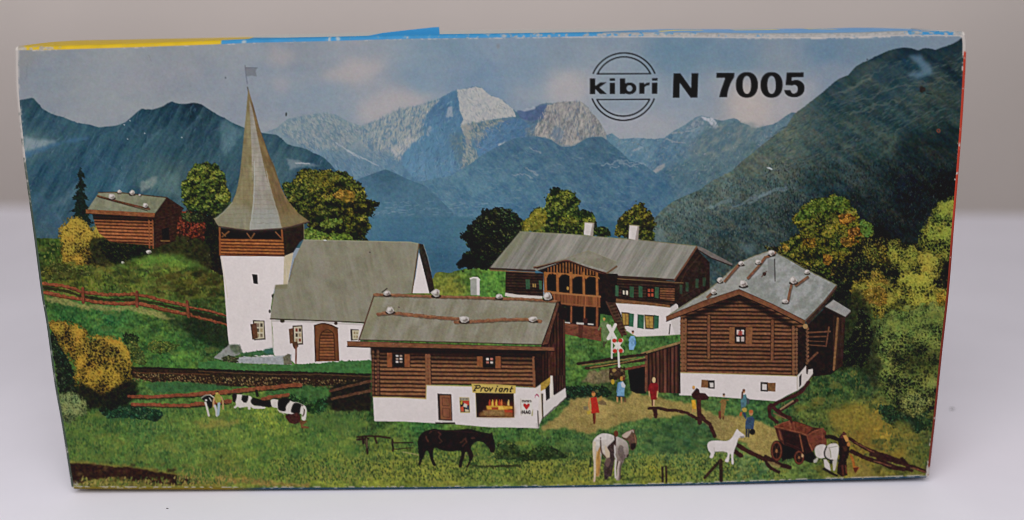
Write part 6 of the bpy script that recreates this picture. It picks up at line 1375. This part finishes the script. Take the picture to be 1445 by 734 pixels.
# rubbed corners
def corner(p, sx, sz):
    n = 7; a = np.linspace(0, math.pi/2, n); th, ph = np.meshgrid(a, a)
    x = p[0]+sx*RAD*np.cos(ph)*np.sin(th); z = p[1]+sz*RAD*np.sin(ph)*np.sin(th); y = RAD*(1-np.cos(th))
    vv = np.stack([x, y, z], -1).reshape(-1, 3)
    ex = np.stack([x[-1], np.full(n, DEPTH), z[-1]], -1)
    vv = np.concatenate([vv, ex]); q = grid_quads(n+1, n)
    cl = np.tile(lin([[190, 184, 178]]), (len(vv), 1))
    return mesh_obj('corner', vv, q, cl, box)
corner(FACE[0, 0], -1, 1); corner(FACE[0, -1], 1, 1); corner(FACE[-1, 0], -1, -1); corner(FACE[-1, -1], 1, -1)
# loose closing flap standing up behind the top fold
f0 = on_face([(505, 53.5), (540, 46.6), (575, 42.5), (612, 38.6), (619.5, 38.3), (620.5, 51.5)]); f0[:, 1] += CAMH
s_ = (DIST+.004)/DIST
bm = bmesh.new(); lay = bm.verts.layers.float_color.new('ink')
fr_v, bk_v = [], []
for i, (x, z) in enumerate(f0):
    x *= s_; zz = CAMH+(z-CAMH)*s_
    a = bm.verts.new((x, .004, zz)); b = bm.verts.new((x, .0046, zz+.00003)); a[lay] = (*lin(BLU*1.02), 1); b[lay] = (*lin(PAPER), 1)
    fr_v.append(a); bk_v.append(b)
bm.faces.new(fr_v[::-1]); bm.faces.new(bk_v)
for i in range(len(fr_v)):
    j = (i+1) % len(fr_v); bm.faces.new((fr_v[i], fr_v[j], bk_v[j], bk_v[i]))
bmesh.ops.recalc_face_normals(bm, faces=bm.faces)
me = bpy.data.meshes.new('closing_flap'); bm.to_mesh(me); bm.free(); me.materials.append(CARD)
fl = bpy.data.objects.new('closing_flap', me); COL.objects.link(fl); fl.parent = box

# table and wall ------------------------------------------------------------------
TABLE = sheet_material('white_table', TABLE_RGB, .03, 14, .5)
WALL = sheet_material('pale_wall', WALL_RGB, .03, 5, .8)
def flat(name, vs, mat):
    me = bpy.data.meshes.new(name); me.from_pydata(vs, [], [(0, 1, 2, 3)]); me.materials.append(mat); me.update()
    o = bpy.data.objects.new(name, me); COL.objects.link(o); o['kind'] = 'structure'; return o
def on_table(px, py):
    d = Fw + ((px-722.5)/FPX)*Rt - ((py-367)/FPX)*Up; k = CAMH/-d[2]
    return d[0]*k, -DIST+d[1]*k
(xa, ya), (xb, yb2) = on_table(10, 276), on_table(1430, 286)        # far edge of the table
edge_y = lambda x: ya+(yb2-ya)*(x-xa)/(xb-xa)
prof = [(-TABLE_R, 0.0)] + [(-TABLE_R+TABLE_R*math.sin(a), TABLE_R*(math.cos(a)-1)) for a in np.linspace(.1, math.pi/2, 14)] + [(0, -.6)]
me = bpy.data.meshes.new('table_surface')
vv = [(x, -1.2, 0) for x in (-1.3, 1.3)] + [(x, edge_y(x)+y, z) for y, z in prof for x in (-1.3, 1.3)]
me.from_pydata(vv, [], [(2*i, 2*i+1, 2*i+3, 2*i+2) for i in range(len(prof))])
me.polygons.foreach_set('use_smooth', [True]*len(prof)); me.materials.append(TABLE); me.update()
o = bpy.data.objects.new('table_surface', me); COL.objects.link(o); o['kind'] = 'structure'
flat('wall', [(-2.2, WALL_AT, -.6), (2.2, WALL_AT, -.6), (2.2, WALL_AT, 1.8), (-2.2, WALL_AT, 1.8)], WALL)
# a crumb of dirt beside the box
bm = bmesh.new(); bmesh.ops.create_icosphere(bm, subdivisions=2, radius=.0006)
for i, q_ in enumerate(bm.verts): q_.co *= 1+.25*math.sin(i*12.9); q_.co.z *= .5
me = bpy.data.meshes.new('crumb'); bm.to_mesh(me); bm.free()
m_, t_, b_ = nodes('dark_grit'); nn = t_.nodes.new('ShaderNodeTexNoise'); nn.inputs['Scale'].default_value = 3000
rr = t_.nodes.new('ShaderNodeValToRGB'); rr.color_ramp.elements[0].color = (.05, .045, .04, 1); rr.color_ramp.elements[1].color = (.16, .15, .15, 1)
t_.links.new(nn.outputs['Fac'], rr.inputs['Fac']); t_.links.new(rr.outputs['Color'], b_.inputs['Base Color'])
me.materials.append(m_)
for (px_, py_), sc_, lb_ in (((1343.5, 578), 1.0, 'tiny dark crumb on the white table right of the box'), ((236, 718), .5, 'tiny dark crumb on the white table in front of the left end of the box')):
    cr_ = bpy.data.objects.new('crumb', me); COL.objects.link(cr_)
    cx_, cy_ = on_table(px_, py_); cr_.location = (cx_, cy_, .0003*sc_); cr_.scale = (sc_*1.4, sc_*.7, sc_)
    cr_['label'] = lb_; cr_['category'] = 'crumb'; cr_['group'] = 'crumbs on the table'

# light: a soft overhead lamp in front of the box, pale surroundings ----------------
wd = bpy.data.worlds.new('World'); scene.world = wd; wd.use_nodes = True
bg = wd.node_tree.nodes['Background']; bg.inputs['Color'].default_value = (*WORLD_RGB, 1); bg.inputs['Strength'].default_value = WORLD_S
def area(name, loc, target, sx, sy, power, col):
    l = bpy.data.lights.new(name, 'AREA'); l.shape = 'RECTANGLE'; l.size = sx; l.size_y = sy; l.energy = power; l.color = col
    o = bpy.data.objects.new(name, l); COL.objects.link(o); o.location = loc
    o.rotation_euler = (Vector(target)-Vector(loc)).to_track_quat('-Z', 'Y').to_euler(); return o
for L_ in LAMPS: area(*L_)
vs = scene.view_settings; vs.view_transform = 'Standard'; vs.look = 'None'; vs.exposure = 0; vs.gamma = 1; vs.use_curve_mapping = False
scene.cycles.max_bounces = 6
scene.cycles.filter_width = 1.1
